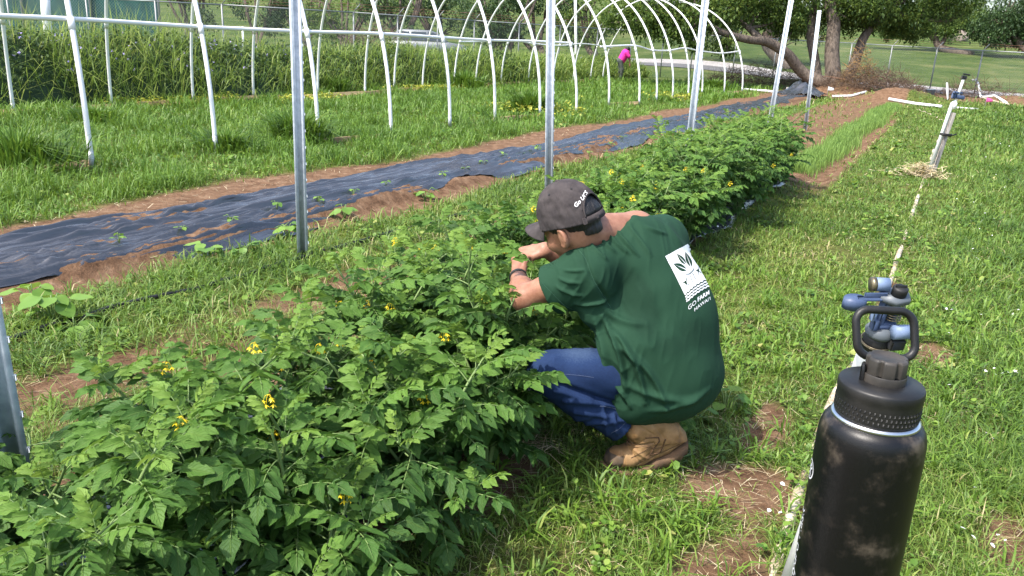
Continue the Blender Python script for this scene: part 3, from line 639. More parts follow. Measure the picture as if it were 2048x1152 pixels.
# straw heap round its foot
hm = MB(); n = 800; az = rng.uniform(0, 6.28, n); rr = np.abs(rng.normal(0, .16, n)); c = gp(1842, 354)
X = c[0]+rr*np.cos(az)*1.25; Y = c[1]+rr*np.sin(az)*.8; Z = terr(X, Y)+rng.uniform(0, 1, n)*.16*np.exp(-(rr/.25)**2)+.01
a = np.c_[X, Y, Z]; az = rng.uniform(0, 6.28, n); d = np.c_[np.cos(az), np.sin(az), rng.normal(0, .25, n)]*rng.uniform(.04, .14, n)[:, None]; s_ = np.c_[-np.sin(az), np.cos(az), rng.normal(0, .3, n)]*.0035
hm.add(np.stack([a-s_, a+s_, a+d+s_, a+d-s_], 1).reshape(-1, 3), np.arange(n)[:, None]*4+np.arange(4), np.repeat(rng.uniform(.3, 1, n), 4))
tag(hm.obj('straw_heap', M['straw'], smooth=False), 'small heap of pale dry straw at the far riser\'s foot', 'straw heap')

# ------------------------------------------------------------------ water bottle on a post
def text_mesh(body, size, bold=False, subdiv=0, spacing=1.0):
    cu = bpy.data.curves.new('lettering', 'FONT'); cu.body = body; cu.size = size; cu.align_x = 'CENTER'; cu.align_y = 'CENTER'; cu.resolution_u = 3; cu.space_character = spacing
    if bold: cu.offset = size*.022
    o = bpy.data.objects.new('lettering', cu); COL.objects.link(o); bpy.context.view_layer.update()
    me = o.evaluated_get(bpy.context.evaluated_depsgraph_get()).to_mesh()
    V = np.array([v.co[:] for v in me.vertices]); T = []
    for p in me.polygons:
        q = list(p.vertices); T += [[q[0], q[i], q[i+1]] for i in range(1, len(q)-1)]
    o.evaluated_get(bpy.context.evaluated_depsgraph_get()).to_mesh_clear(); bpy.data.objects.remove(o); bpy.data.curves.remove(cu)
    return V[:, :2], np.array(T)
bt = at(1764, 762, .70); BZ = .2668; bb = bt-np.array([0, 0, BZ])
def bottle_paint():
    m = mat('black_powder_coat', [(.52, (.0022, .0022, .0028)), (.58, (.011, .009, .008)), (.70, (.075, .060, .045))], .40, scale=26, detail=9, bump=(900, .12, .001), spec=.38)
    return m
e = empty('water_bottle', 'black insulated water bottle with a loop-handled screw lid in the foreground', 'bottle', None, bb)
m = MB(); lathe(m, [(0, 0), (.043, 0), (.0452, .004), (.0455, .02), (.0455, .200), (.0453, .211), (.0446, .2185), (.0430, .2245), (.0405, .2288), (.0365, .231)], 72); m.obj('body', bottle_paint(), e)
STEEL = mat('steel_rim', (.62, .63, .65), .28, metal=1.0)
m = MB(); lathe(m, [(.0365, .2305), (.0372, .2315), (.0372, .2345), (.0345, .2352)], 72); m.obj('steel_rim', STEEL, e)
LID = mat('lid_plastic', [(.4, (.008, .008, .008)), (.7, (.018, .017, .016))], .46, scale=40, bump=(500, .1, .001))
m = MB(); lathe(m, [(.034, .2352), (.0350, .236), (.0352, .2385), (.0352, .2530), (.0353, .2560), (.0358, .2582), (.0358, .2640), (.0345, .2662), (.0200, .2668), (0, .2668)], 80)
m.obj('lid', LID, e)
kn = MB()                                                       # raised grip dots round the lid
for r_ in range(3):
    for q in range(56):
        an = (q+.5*(r_ % 2))*2*np.pi/56; box(kn, (.0350*np.cos(an), .0350*np.sin(an), .2400+.0043*r_), (.0014, .0018, .0026), rotz(an), bev=.0004)
kn.obj('lid_grip', LID, e)
CAPM = mat('spout_cap', [(.35, (.016, .015, .013)), (.7, (.05, .043, .036))], .5, scale=30)
toc = CP-bt; toc[2] = 0; toc /= np.linalg.norm(toc); perp = np.cross([0, 0, 1.], toc)
so_ = -toc*.002-perp*.0+np.array([.001, 0, 0])
m = MB(); prof = [(.0180, .2668), (.0182, .2736), (.0176, .2746)]; lathe(m, prof, 48); m.v[-1] += so_
nn = 84; th = np.arange(nn)*2*np.pi/nn; notch = np.where((np.cos(th*7) > .86), .84, 1.0)
rows = [(.0172, .2746, 1), (.0172, .2868, 1), (.0162, .2892, .6), (.0135, .2897, 0), (.0125, .2884, 0), (0, .2882, 0)]
V = []
for r_, z, k in rows:
    rr = r_*(1-(1-notch)*k); V.append(np.c_[rr*np.cos(th), rr*np.sin(th), np.full(nn, z)])
V = np.concatenate(V)+so_; i = np.arange(len(rows)-1)[:, None]*nn; j = np.arange(nn)[None]; k = (j+1) % nn
m.add(V, np.stack([i+j, i+k, i+nn+k, i+nn+j], -1).reshape(-1, 4)); m.obj('spout_cap', CAPM, e)
# loop handle: a rounded rectangular ring standing behind the cap on a strap
hc = at(1771, 668, .755)-bb; up_ = CU*.98+CR*-.04; up_ /= np.linalg.norm(up_); sd = CR+up_*-.05
hw, hh_, rc = .0275, .0225, .013; pts = []
for cx, cy, a0 in ((1, 1, 0), (-1, 1, 90), (-1, -1, 180), (1, -1, 270)):
    for q in np.linspace(0, 90, 9): an = np.radians(a0+q); pts.append(((hw-rc)*cx+rc*np.cos(an), (hh_-rc)*cy+rc*np.sin(an)))
pts = np.array(pts+pts[:1]); m = MB(); P = hc+pts[:, :1]*sd+pts[:, 1:]*up_; tube(m, np.vstack([P, P[1:2]]), .0039, 12, cap=False)
ringb = hc-up_*hh_; col_ = np.array([so_[0], so_[1], .2706])-toc*.019
tube(m, np.array([ringb-sd*.007, (ringb+col_)/2-sd*.007, col_-sd*.007]), [.004, .0055, .005], 10); tube(m, np.array([ringb+sd*.005, (ringb+col_)/2+sd*.005, col_+sd*.005]), [.004, .0055, .005], 10)
m.obj('loop_handle', LID, e)
m = MB(); box(m, np.array([so_[0], so_[1], .2736])-perp*-.0+perp*.0175*np.sign(perp@-CR)+toc*.006, (.004, .010, .016), basis_from([0, 0, 1.], perp), bev=.0012); m.obj('cap_hinge', LID, e)
# printed emblem and lettering turned to the bottle's left side
PRINT = mat('white_print', (.62, .63, .65), .5)
lft = np.arctan2(*( (lambda v: (v[1], v[0]))(-perp*np.sign(perp@CR)+toc*.24)))
def wrap(uv, z0, r=.0457): a_ = lft+uv[:, 0]/r; return np.c_[r*np.cos(a_), r*np.sin(a_), z0+uv[:, 1]]
th = np.linspace(0, 2*np.pi, 41)[:-1]; uv = np.vstack([np.c_[np.cos(th)*.0098, np.sin(th)*.0098], np.c_[np.cos(th)*.0082, np.sin(th)*.0082]]); k = np.arange(40); kk = (k+1) % 40
m = MB(); m.add(wrap(uv, .172), np.c_[k, kk, kk+40, k+40])
for (x, y, r_) in ((.001, .0045, .0019),):
    c_ = np.c_[x+np.cos(th)*r_, y+np.sin(th)*r_]; b0 = m.n; m.add(wrap(np.vstack([c_, [[x, y]]]), .172), np.c_[k, kk, np.full(40, 40)])
for pl in ([(-.006, 0), (-.002, .002), (.002, .0005), (.0055, .0035)], [(0, .001), (-.001, -.003), (-.004, -.006)], [(0, -.001), (.0025, -.004), (.0022, -.0068)]):
    p_ = np.array(pl); nr = np.array([-(p_[-1]-p_[0])[1], (p_[-1]-p_[0])[0]]); nr = nr/np.linalg.norm(nr)*.0009; q = len(p_); b0 = m.n
    m.add(wrap(np.vstack([p_+nr, p_-nr]), .172), [[i_, i_+1, q+i_+1, q+i_] for i_ in range(q-1)])
m.obj('emblem', PRINT, e)
V, T = text_mesh('Hydro Flask', .017); m = MB(); m.add(wrap(np.c_[V[:, 1]*-1, V[:, 0]][:, [0, 1]]*[1, 1], .090), T); m.obj('lettering', PRINT, e)
# the weathered post it stands on
m = MB(); zb = terr(bb[0], bb[1]); H_ = bb[2]-zb
box(m, (bb[0], bb[1], zb+H_/2-.1), (.085, .085, H_+.2), rotz(.4), bev=.006); tag(m.obj('wooden_post', M['greywood']), 'weathered wooden post carrying the black water bottle', 'post')

# ------------------------------------------------------------------ implicit surfaces for the figure
class Field:
    def __init__(s, lo, hi, h):
        s.h = h; s.ops = []
        if lo is not None: s.alloc(lo, hi)
    def alloc(s, lo, hi):
        s.lo = np.asarray(lo, float); s.n = np.ceil((np.asarray(hi, float)-s.lo)/s.h).astype(int)+1
        s.D = np.full(s.n, .5, np.float32); s.ops_done = True
    def fix(s):
        """grid just large enough for every shape collected so far"""
        lo = np.min([o[1] for o in s.ops if o[-1] == 'u'], 0)-.02; hi = np.max([o[2] for o in s.ops if o[-1] == 'u'], 0)+.02; ops = s.ops; s.ops = None; s.alloc(lo, hi)
        for fn, a, b, k, w_ in ops: (s.union(fn, a, b, k) if w_ == 'u' else s.cut(fn, a, b))
        return s
    def block(s, lo, hi):
        a = np.clip(np.floor((lo-s.lo)/s.h).astype(int), 0, s.n-1); b = np.clip(np.ceil((hi-s.lo)/s.h).astype(int)+1, 1, s.n)
        sl_ = tuple(slice(p, q) for p, q in zip(a, b))
        g = [s.lo[i]+s.h*np.arange(a[i], b[i]) for i in range(3)]
        return sl_, np.stack(np.meshgrid(*g, indexing='ij'), -1).astype(np.float32)
    def union(s, fn, lo, hi, k=.01, pad=.03):
        if s.ops is not None and not hasattr(s, 'ops_done'): s.ops.append((fn, np.asarray(lo, float), np.asarray(hi, float), k, 'u')); return
        sl_, P = s.block(np.asarray(lo)-pad-k, np.asarray(hi)+pad+k)
        if P.size == 0: return
        d = fn(P); a = s.D[sl_]; h_ = np.maximum(k-np.abs(a-d), 0)/k; s.D[sl_] = np.minimum(a, d)-h_*h_*k*.25
    def cut(s, fn, lo, hi, pad=.02):
        if s.ops is not None and not hasattr(s, 'ops_done'): s.ops.append((fn, np.asarray(lo, float), np.asarray(hi, float), 0, 'c')); return
        sl_, P = s.block(np.asarray(lo)-pad, np.asarray(hi)+pad)
        if P.size: s.D[sl_] = np.maximum(s.D[sl_], -fn(P))
    def all(s): return s.block(s.lo, s.lo+s.h*s.n)[1]
    def cone(s, a, b, ra, rb, k=.01): a = np.asarray(a, float); b = np.asarray(b, float); m = max(ra, rb); s.union(lambda P: cone_d(P, a, b, ra, rb), np.minimum(a, b)-m, np.maximum(a, b)+m, k)
    def ell(s, c, A, r, k=.01): c = np.asarray(c, float); s.union(lambda P: ell_d(P, c, A, r), c-max(r), c+max(r), k)
    def mesh(s):
        D = s.D; S = D < 0; n = D.shape
        c = np.zeros(np.array(n)-1, np.uint8)
        for x in (0, 1):
            for y in (0, 1):
                for z in (0, 1): c += S[x:n[0]-1+x, y:n[1]-1+y, z:n[2]-1+z]
        I = np.argwhere((c > 0) & (c < 8)); idx = np.full(c.shape, -1, np.int32); idx[tuple(I.T)] = np.arange(len(I))
        acc = np.zeros((len(I), 3)); cnt = np.zeros(len(I))
        for ax_ in range(3):
            o1, o2 = [q for q in range(3) if q != ax_]
            for p in (0, 1):
                for q in (0, 1):
                    o = np.zeros(3, int); o[o1] = p; o[o2] = q; e = o.copy(); e[ax_] = 1
                    d0 = D[tuple((I+o).T)]; d1 = D[tuple((I+e).T)]; mk = (d0 < 0) != (d1 < 0)
                    t = np.where(mk, d0/np.where(np.abs(d0-d1) < 1e-9, 1, d0-d1), 0)
                    pt = np.repeat(o[None].astype(float), len(I), 0); pt[:, ax_] += t; acc += pt*mk[:, None]; cnt += mk
        V = s.lo+s.h*(I+acc/cnt[:, None]); F = []
        for ax_ in range(3):
            o1, o2 = [(1, 2), (2, 0), (0, 1)][ax_]
            a = [slice(None)]*3; b = [slice(None)]*3; a[ax_] = slice(0, n[ax_]-1); b[ax_] = slice(1, n[ax_])
            E = np.argwhere(S[tuple(a)] != S[tuple(b)])
            E = E[(E[:, o1] > 0) & (E[:, o2] > 0) & (E[:, o1] < n[o1]-1) & (E[:, o2] < n[o2]-1)]
            fl = S[tuple(a)][tuple(E.T)]
            u = np.zeros(3, int); u[o1] = 1; v = np.zeros(3, int); v[o2] = 1
            q = np.stack([idx[tuple((E-u-v).T)], idx[tuple((E-v).T)], idx[tuple(E.T)], idx[tuple((E-u).T)]], 1)
            q[~fl] = q[~fl][:, ::-1]; F.append(q)
        F = np.concatenate(F); return V, F[(F >= 0).all(1)]
def cone_d(P, a, b, ra, rb):
    d = b-a; t = np.clip(((P-a)@d)/(d@d), 0, 1); return np.linalg.norm(P-a-t[..., None]*d, axis=-1)-(ra+(rb-ra)*t)
def ell_d(P, c, A, r):
    q = (P-c)@A; r = np.asarray(r, float); k0 = np.linalg.norm(q/r, axis=-1); k1 = np.linalg.norm(q/r**2, axis=-1)+1e-9; return k0*(k0-1)/k1
def relax(V, F, it=2, w_=.5):
    for _ in range(it):
        A = np.concatenate([F[:, a] for a in (0, 1, 2, 3)]+[F[:, b] for b in (1, 2, 3, 0)]); B = np.concatenate([F[:, b] for b in (1, 2, 3, 0)]+[F[:, a] for a in (0, 1, 2, 3)])
        cnt = np.bincount(A, minlength=len(V)); acc = np.stack([np.bincount(A, V[B, i], len(V)) for i in range(3)], 1)
        V = V*(1-w_)+w_*acc/np.maximum(cnt, 1)[:, None]
    return V
def normals(V, F):
    n = np.cross(V[F[:, 2]]-V[F[:, 0]], V[F[:, 3]]-V[F[:, 1]]); o = np.stack([np.bincount(F.ravel(), np.repeat(n[:, i], 4), len(V)) for i in range(3)], 1)
    return o/(np.linalg.norm(o, axis=1)[:, None]+1e-12)
# ------------------------------------------------------------------ the crouching man
SKIN = mat('skin', [(.3, (.215, .090, .054)), (.5, (.30, .142, .088)), (.7, (.37, .19, .122))], .48, scale=22, nrough=.7, bump=(260, .3, .002), spec=.4)
SHIRT = mat('green_shirt', [(0, (.0065, .023, .013)), (.5, (.0122, .041, .0225)), (1, (.016, .050, .0275))], .85, attr='col', mixn=(90, .25), spec=.15, bump=(700, .25, .001))
DENIM = mat('denim', [(0, (.008, .015, .047)), (.5, (.015, .033, .090)), (1, (.055, .088, .155))], .85, attr='col', mixn=(160, .5), spec=.15, bump=(900, .4, .001))
THREAD = mat('pale_thread', (.13, .16, .24), .8)
LEATH = mat('boot_leather', [(.28, (.10, .052, .022)), (.5, (.245, .135, .054)), (.72, (.34, .205, .09))], .7, scale=16, bump=(45, .35, .004))
TOE = mat('scuffed_toe', [(.38, (.028, .026, .024)), (.68, (.13, .085, .048))], .7, scale=18, bump=(40, .3, .004))
SOLE = mat('boot_sole', [(.35, (.085, .05, .028)), (.7, (.19, .115, .06))], .85, scale=20)
HAIR = mat('black_hair', [(.3, (.006, .006, .007)), (.7, (.022, .020, .020))], .5, scale=60, map=(1, 1, .25), bump=(220, .8, .004))
CAPC = mat('cap_cloth', [(.3, (.036, .031, .032)), (.7, (.070, .060, .060))], .9, scale=25, bump=(500, .35, .001), spec=.15)
PRINTW = mat('shirt_print', (.80, .80, .79), .7)
body = Field(None, None, .0046)
man = None
Rl = np.array([.58, .24, .77]); Rl = CR*Rl[0]+CU*Rl[1]+CF*Rl[2]; Rl /= np.linalg.norm(Rl)
Sp = -.34*CR+.93*CU-.0*CF; Sp -= Rl*(Sp@Rl); Sp /= np.linalg.norm(Sp); Nb = np.cross(Rl, Sp); Nb /= np.linalg.norm(Nb)
TA = np.stack([Rl, Sp, Nb], 1)
# head frame
HF = -.70*CR-.11*CU+.69*CF; HU = -.465*CR+.879*CU-.10*CF; HF /= np.linalg.norm(HF); HU -= HF*(HU@HF); HU /= np.linalg.norm(HU); HL = np.cross(HU, HF)
HA = np.stack([HL, HF, HU], 1); HC = at(1136, 427, 2.70)
def hp(x, y, z): return HC+HA@np.array([x, y, z], float)
body.ell(HC, HA, (.078, .100, .098), .01)
body.ell(hp(0, .030, -.085), HA, (.060, .068, .072), .05)
body.ell(hp(0, .062, -.135), HA, (.030, .026, .024), .03)
body.cone(hp(0, .098, -.045), hp(0, .112, -.086), .010, .0145, .02)
body.ell(hp(.018, .112, -.092), HA, (.009, .010, .009), .008); body.ell(hp(-.018, .112, -.092), HA, (.009, .010, .009), .008)
body.ell(hp(0, .093, -.028), HA, (.055, .012, .012), .02)
body.ell(hp(0, .098, -.112), HA, (.024, .010, .005), .006); body.ell(hp(0, .096, -.119), HA, (.021, .010, .006), .006)
for s in (1, -1):
    body.ell(hp(s*.032, .086, -.048), HA, (.014, .012, .011), .004)
    body.ell(hp(s*.048, .062, -.082), HA, (.022, .024, .022), .03)
    EA = HA@np.array([[.94, -.34*s, 0], [.34*s, .94, 0], [0, 0, 1.]])
    ec = hp(s*.084, -.014, -.060)
    body.ell(ec, EA, (.011, .022, .034), .008)
    body.ell(hp(s*.082, -.008, -.088), EA, (.008, .010, .012), .008)
    c2 = ec+HL*s*.010+HF*.003; body.cut(lambda P: ell_d(P, c2, EA, (.008, .014, .024)), c2-.03, c2+.03)
    th = np.linspace(-.6, 3.9, 12); rim = [ec+EA@np.array([s*.006, -.019*np.sin(q)*-1*-1, .030*np.cos(q)]) for q in th]
    for a, b in zip(rim[:-1], rim[1:]): body.cone(a, b, .0042, .0042, .004)
NK0 = hp(0, -.030, -.075); NK1 = at(1272, 463, 2.84)
body.cone(NK0, NK1, .063, .069, .03)
for s in (1, -1): body.cone(hp(s*.028, -.055, -.055), at(1262, 462, 2.80)+Rl*s*-.04, .022, .03, .02)
SHL = at(1176, 543, 2.70); SHR = at(1322, 484, 2.96)
ELL = at(1049, 597, 2.80); WRL = at(1036, 552, 2.985); ELR = at(1172, 548, 3.20); WRR = at(1089, 499, 3.06)
body.ell(at(1275, 512, 2.83), TA, (.165, .09, .10), .05); body.ell(at(1300, 575, 2.84), TA, (.165, .14, .12), .05); body.ell(at(1340, 720, 2.85), TA, (.15, .15, .14), .06)
body.cone(NK1, SHL, .06, .055, .03); body.cone(NK1, SHR, .06, .06, .03)
body.cone(SHL, ELL, .060, .045, .02); body.cone(ELL, ELL+(WRL-ELL)*.4, .046, .045, .02); body.cone(ELL+(WRL-ELL)*.3, WRL, .046, .0285, .02)
body.cone(SHR, ELR, .062, .047, .02); body.cone(ELR, ELR+(WRR-ELR)*.4, .047, .044, .02); body.cone(ELR+(WRR-ELR)*.3, WRR, .044, .0275, .02)
def hand(W_, d, n, s, curl, thumb=1.0, sc=1.0):
    d = d/np.linalg.norm(d); n = n-d*(n@d); n /= np.linalg.norm(n); y = np.cross(n, d)*s
    L = lambda x, yy, z: W_+sc*(d*x+y*yy+n*z)
    for yy, x in ((.027, .080), (.009, .084), (-.010, .080), (-.026, .072)): body.cone(L(-.004, yy*.55, -.002), L(x, yy, 0), .0165*sc, .0125*sc, .010)
    for i_, (yy, x, ln) in enumerate(((.028, .084, .074), (.0095, .088, .082), (-.0095, .084, .076), (-.0265, .075, .060))):
        a = curl[i_]; p = np.array([x, yy, .001]); ang = 0; r = .0092-.0007*(i_ == 3)
        for seg, f in ((.46, .8), (.31, 1.0), (.23, .7)):
            ang += a*f; q = p+np.array([np.cos(ang), -.10*yy/.028*np.sin(ang), -np.sin(ang)])*ln*seg
            body.cone(L(*p), L(*q), r*sc, (r-.0008)*sc, .003); body.ell(L(*p), np.eye(3), (r*1.06*sc,)*3, .003); p = q; r -= .0008
    T_ = [(.012, .018, -.006), (.040, .046, -.020), (.066, .048, -.040+.01*thumb), (.088, .036, -.052+.012*thumb)]; rr = (.016, .0125, .0105, .0088)
    for q in range(3): body.cone(L(*T_[q]), L(*T_[q+1]), rr[q]*sc, rr[q+1]*sc, .006 if q == 0 else .003)
    return L
hand(WRR, -.93*CR-.24*CU+.05*CF, .62*CU-.72*CF-.2*CR, -1, (.62, .75, .85, .95), 1.0, 1.04)
hand(WRL, .12*CR+.75*CU+.55*CF, -.55*CF+.55*CU-.6*CR, 1, (.85, .95, 1.0, 1.05), 1.0, 1.0)
V, F = body.fix().mesh(); V = relax(V, F, 1, .35); m = MB(); m.add(V, F)
man = m.obj('person', SKIN); tag(man, 'crouching man in dark cap, green T-shirt and jeans tending the tomato plants', 'person')
mat_person = man
# ---- shirt
sh = Field(None, None, .0047)
E_ = lambda x, y, d, r, k: sh.ell(at(x, y, d), TA, r, k)
E_(1345, 748, 2.85, (.200, .165, .178), .05); E_(1316, 678, 2.84, (.215, .175, .180), .07); E_(1312, 584, 2.84, (.205, .165, .158), .07); E_(1293, 512, 2.83, (.190, .095, .112), .06)
E_(1340, 640, 2.86, (.17, .16, .165), .06); E_(1300, 790, 2.84, (.17, .085, .15), .05)
sh.cone(SHL+CU*.005, at(1195, 620, 2.72), .076, .06, .06); sh.cone(SHR, SHR+CR*.01-CU*.05, .082, .08, .06)
SN = at(1264, 480, 2.78); sh.cone(SN, SHL, .078, .072, .05); sh.cone(at(1290, 478, 2.84), SHR, .080, .084, .05)
sh.cone(at(1250, 690, 2.74), at(1268, 780, 2.76), .095, .078, .07)
aL = (ELL-SHL)/np.linalg.norm(ELL-SHL); HEML = SHL+aL*.150
sh.cone(SHL-CU*.012, HEML+aL*.05-CU*.008, .090, .088, .035)
aR = (ELR-SHR)/np.linalg.norm(ELR-SHR); sh.cone(SHR, SHR+aR*.2, .085, .080, .04)
sh.fix(); P = sh.all()
nk = cone_d(P, NK0+(NK1-NK0)*.1, at(1226, 440, 2.78), .070, .066)
sh.D -= (.0022*band(nk, .002, .022, .002)).astype(np.float32)
hd = (P-HEML)@aL; rad = np.linalg.norm(P-SHL-((P-SHL)@aL)[..., None]*aL, axis=-1)
near_arm = (rad < .12) & (hd > -.05)
sh.D -= np.where(near_arm, .0018*band(hd, -.026, .2, .0015), 0).astype(np.float32)
sh.D = np.maximum(sh.D, np.where(near_arm & (hd > -.02), hd, -1).astype(np.float32))
sh.D = np.maximum(sh.D, -np.where(hd > -.10, rad-.076, 1).astype(np.float32))
hr = (P-SHR)@aR-.17; sh.D = np.maximum(sh.D, np.where((np.linalg.norm(P-SHR-((P-SHR)@aR)[..., None]*aR, axis=-1) < .11) & (hr > -.02), hr, -1).astype(np.float32))
sh.D = np.maximum(sh.D, -(nk).astype(np.float32))
V, F = sh.mesh(); V = relax(V, F, 2, .5); NV = normals(V, F); px, py, pz = proj(V); disp = np.zeros(len(V))
def ridge(x0, y0, x1, y1, w_, amp, d0=0, d1=9, curve=0.):
    """a fold of cloth raised between two points of the back"""
    global disp
    dx, dy = x1-x0, y1-y0; L2 = dx*dx+dy*dy; t = ((px-x0)*dx+(py-y0)*dy)/L2
    tt = np.clip(t, 0, 1); ex = px-(x0+tt*dx)+dy/np.sqrt(L2)*curve*4*tt*(1-tt); ey = py-(y0+tt*dy)-dx/np.sqrt(L2)*curve*4*tt*(1-tt)
    f = np.exp(-(np.hypot(ex, ey)/w_)**2)*np.sin(np.pi*np.clip(t, 0.02, .98))**.5
    disp = disp+amp*f*((pz > d0) & (pz < d1))
for q, (x0, y0, x1, y1, w_, amp, cv) in enumerate([
    (1190, 640, 1222, 770, 6, .007, -8), (1204, 632, 1252, 790, 6, .008, -12), (1216, 650, 1290, 805, 7, .008, -16), (1196, 690, 1235, 800, 5, .006, -6), (1232, 690, 1330, 815, 8, .006, -18),
    (1240, 760, 1400, 800, 9, .004, 14), (1212, 745, 1262, 815, 5, .006, -6), (1300, 822, 1420, 778, 7, .004, 8),
    (1196, 470, 1232, 505, 4, .004, 3), (1212, 462, 1258, 508, 4, .0045, 3), (1230, 455, 1276, 512, 4, .0045, 3), (1178, 482, 1214, 520, 4, .0035, 3), (1256, 450, 1300, 512, 5, .003, 0),
    (1168, 490, 1188, 560, 4, -.003, 4), (1188, 560, 1222, 618, 4, -.003, -3), (1118, 556, 1160, 566, 4, .003, 3), (1112, 572, 1165, 592, 4, .003, 3), (1128, 540, 1170, 540, 4, .0025, 2),
    (1150, 606, 1215, 600, 4, .004, 5), (1205, 615, 1290, 650, 9, .004, 10), (1330, 445, 1370, 500, 7, .003, 4), (1290, 455, 1330, 470, 4, .003, 2)]):
    ridge(x0, y0, x1, y1, w_*.8, amp*3.2, 2.3, 3.0, cv)
wr = np.abs(vn(V@np.array([9., 5, 14]), V@np.array([22., 30, -12]), 71)-.5)*2; wz = np.exp(-(((px-1225)/70)**2+((py-720)/110)**2))+.7*np.exp(-(((px-1150)/60)**2+((py-560)/60)**2))+.5*np.exp(-(((px-1260)/70)**2+((py-480)/40)**2))+.25; disp += .0055*wz*((1-wr)**2-.3)
ridge(1150, 490, 1222, 616, 2.6, -.0030, 2.3, 3.0, 4)
disp += (fbm(V[:, 0]*9+V[:, 2]*5, V[:, 1]*9-V[:, 2]*6, 61, 2)-.5)*.012
V = V+NV*disp[:, None]
vx, vy, vz = proj(V)
sweat = np.maximum(np.exp(-(((vx-1272-.35*(vy-600))/48)**2+((vy-605)/95)**2)**1.5), .85*np.exp(-(((vx-1392)/46)**2+((vy-668)/44)**2)**1.5)); sweat = np.maximum(sweat, .8*np.exp(-(((vx-1345)/60)**2+((vy-690)/32)**2)**1.5))
sweat = np.maximum(sweat, .45*np.exp(-(((vx-1165)/22)**2+((vy-520)/18)**2)**1.5))
m = MB(); m.add(V, F, .78-.50*sst(.15, .85, sweat+.55*(fbm(V[:, 0]*11, V[:, 1]*8+V[:, 2]*12, 9)-.5)))
shirt = m.obj('shirt', SHIRT, man); shirt['label'] = 'dark green short-sleeved T-shirt with a white farm logo on its back'
bv = BVHTree.FromPolygons([Vector(v) for v in V], F.tolist())
def drape(pts2, lift=.0016):
    """points given on the picture of the shirt's back -> points lying on the cloth"""
    out = []
    for x, y in pts2:
        d = ray(x, y); loc, nor, _, _ = bv.ray_cast(Vector(CP), Vector(d/np.linalg.norm(d)))
        if loc is None:
            loc, nor, _, _ = bv.find_nearest(Vector(at(x, y, 2.85)))
        if nor.dot(Vector(d)) > 0: nor = -nor
        out.append(np.array(loc)+np.array(nor)*lift)
    return np.array(out)
# logo: panel coordinates u (across, 0..1) v (down, 0..1.75) -> the sheared place on the back
def panel(u, v):
    u = np.asarray(u, float); v = np.asarray(v, float)
    lx = np.interp(v, [0, .5, 1, 1.3, 1.75], [1330, 1350, 1369, 1374, 1377]); ly = np.interp(v, [0, .5, 1, 1.3, 1.75], [513, 551, 590, 610, 640])
    rx = np.interp(v, [0, .5, 1, 1.3, 1.75], [1375, 1399, 1414, 1419, 1422]); ry = np.interp(v, [0, .5, 1, 1.3, 1.75], [488, 522, 558, 578, 604])
    return np.stack([lx+(rx-lx)*u, ly+(ry-ly)*u-3*np.sin(np.pi*u)*np.clip(v-.8, 0, 1)], -1)
def decal(name, shapes, mt, parent, lift):
    m = MB()
    for Vv, Ff in shapes: m.add(drape(panel(Vv[:, 0], Vv[:, 1]), lift), Ff)
    return m.obj(name, mt, parent, smooth=True)
def gridshape(f, nu=14, nv=14):
    u, v = np.meshgrid(np.linspace(0, 1, nu), np.linspace(0, 1, nv), indexing='ij'); i = np.arange(nu-1)[:, None]*nv; j = np.arange(nv-1)[None]
    return np.stack(f(u, v), -1).reshape(-1, 2), np.stack([i+j, i+nv+j, i+nv+j+1, i+j+1], -1).reshape(-1, 4)
wav = lambda u, ph: .012*np.sin(u*42+ph)
white = [gridshape(lambda u, v: (u, v*(1.0-.03*np.sin(np.pi*u)+wav(u, 0))), 40, 16)]
for q in range(3): white.append(gridshape(lambda u, v, q=q: (u, 1.035+q*.075-.03*np.sin(np.pi*u)+wav(u, q*1.5)*.8+v*(.042+wav(u, 2+q)*.5)), 40, 3))
decal('logo_panel', white, PRINTW, shirt, .0016)
def leafshape(c, ang, L, wd):
    t = np.linspace(0, 1, 9); wv = wd*np.sin(np.pi*t**.8)
    sh_ = []
    for sg in (1, -1):
        a = np.c_[t*L, sg*.018*np.ones(9)*(1-t*.9)]; b = np.c_[t*L, sg*np.maximum(wv, .018*(1-t*.9))]
        R = np.array([[np.cos(ang), np.sin(ang)], [-np.sin(ang), np.cos(ang)]]); Q = (np.vstack([a, b])@R.T)+c; k = np.arange(8); sh_.append((Q, np.c_[k, k+1, k+10, k+9]))
    return sh_
def stroke(pl, w_):
    p_ = np.array(pl, float); T = np.gradient(p_, axis=0); T /= np.linalg.norm(T, axis=1)[:, None]; nr = np.c_[-T[:, 1], T[:, 0]]*w_/2; q = len(p_); k = np.arange(q-1)
    return (np.vstack([p_+nr, p_-nr]), np.c_[k, k+1, q+k+1, q+k])
dark = leafshape((.50, .47), 2.25-3.14+.0, .0, .0)[:0]
dark += leafshape((.44, .52), 2.42, .42, .095)+leafshape((.52, .40), 1.85, .34, .085)+leafshape((.62, .52), 1.28, .40, .095)
dark += [stroke([(.34, .60), (.44, .635), (.52, .64), (.62, .62), (.70, .585)], .018), stroke([(.46, .66), (.47, .72), (.45, .78), (.46, .87)], .012), stroke([(.56, .66), (.59, .72), (.58, .78), (.60, .84)], .012), stroke([(.51, .585), (.52, .60), (.535, .585)], .02)]
for (cx, cy, s) in ((.22, .76, 1.0), (.80, .68, .85)):
    dark += [stroke([(cx-.09*s, cy-.04*s), (cx-.03*s, cy), (cx+.03*s, cy), (cx+.09*s, cy-.07*s)], .022*s), stroke([(cx, cy-.03*s), (cx, cy+.05*s)], .065*s), stroke([(cx-.01, cy+.05*s), (cx-.05*s, cy+.09*s), (cx-.03*s, cy+.14*s)], .012), stroke([(cx+.01, cy+.05*s), (cx+.06*s, cy+.08*s), (cx+.07*s, cy+.13*s)], .012)]
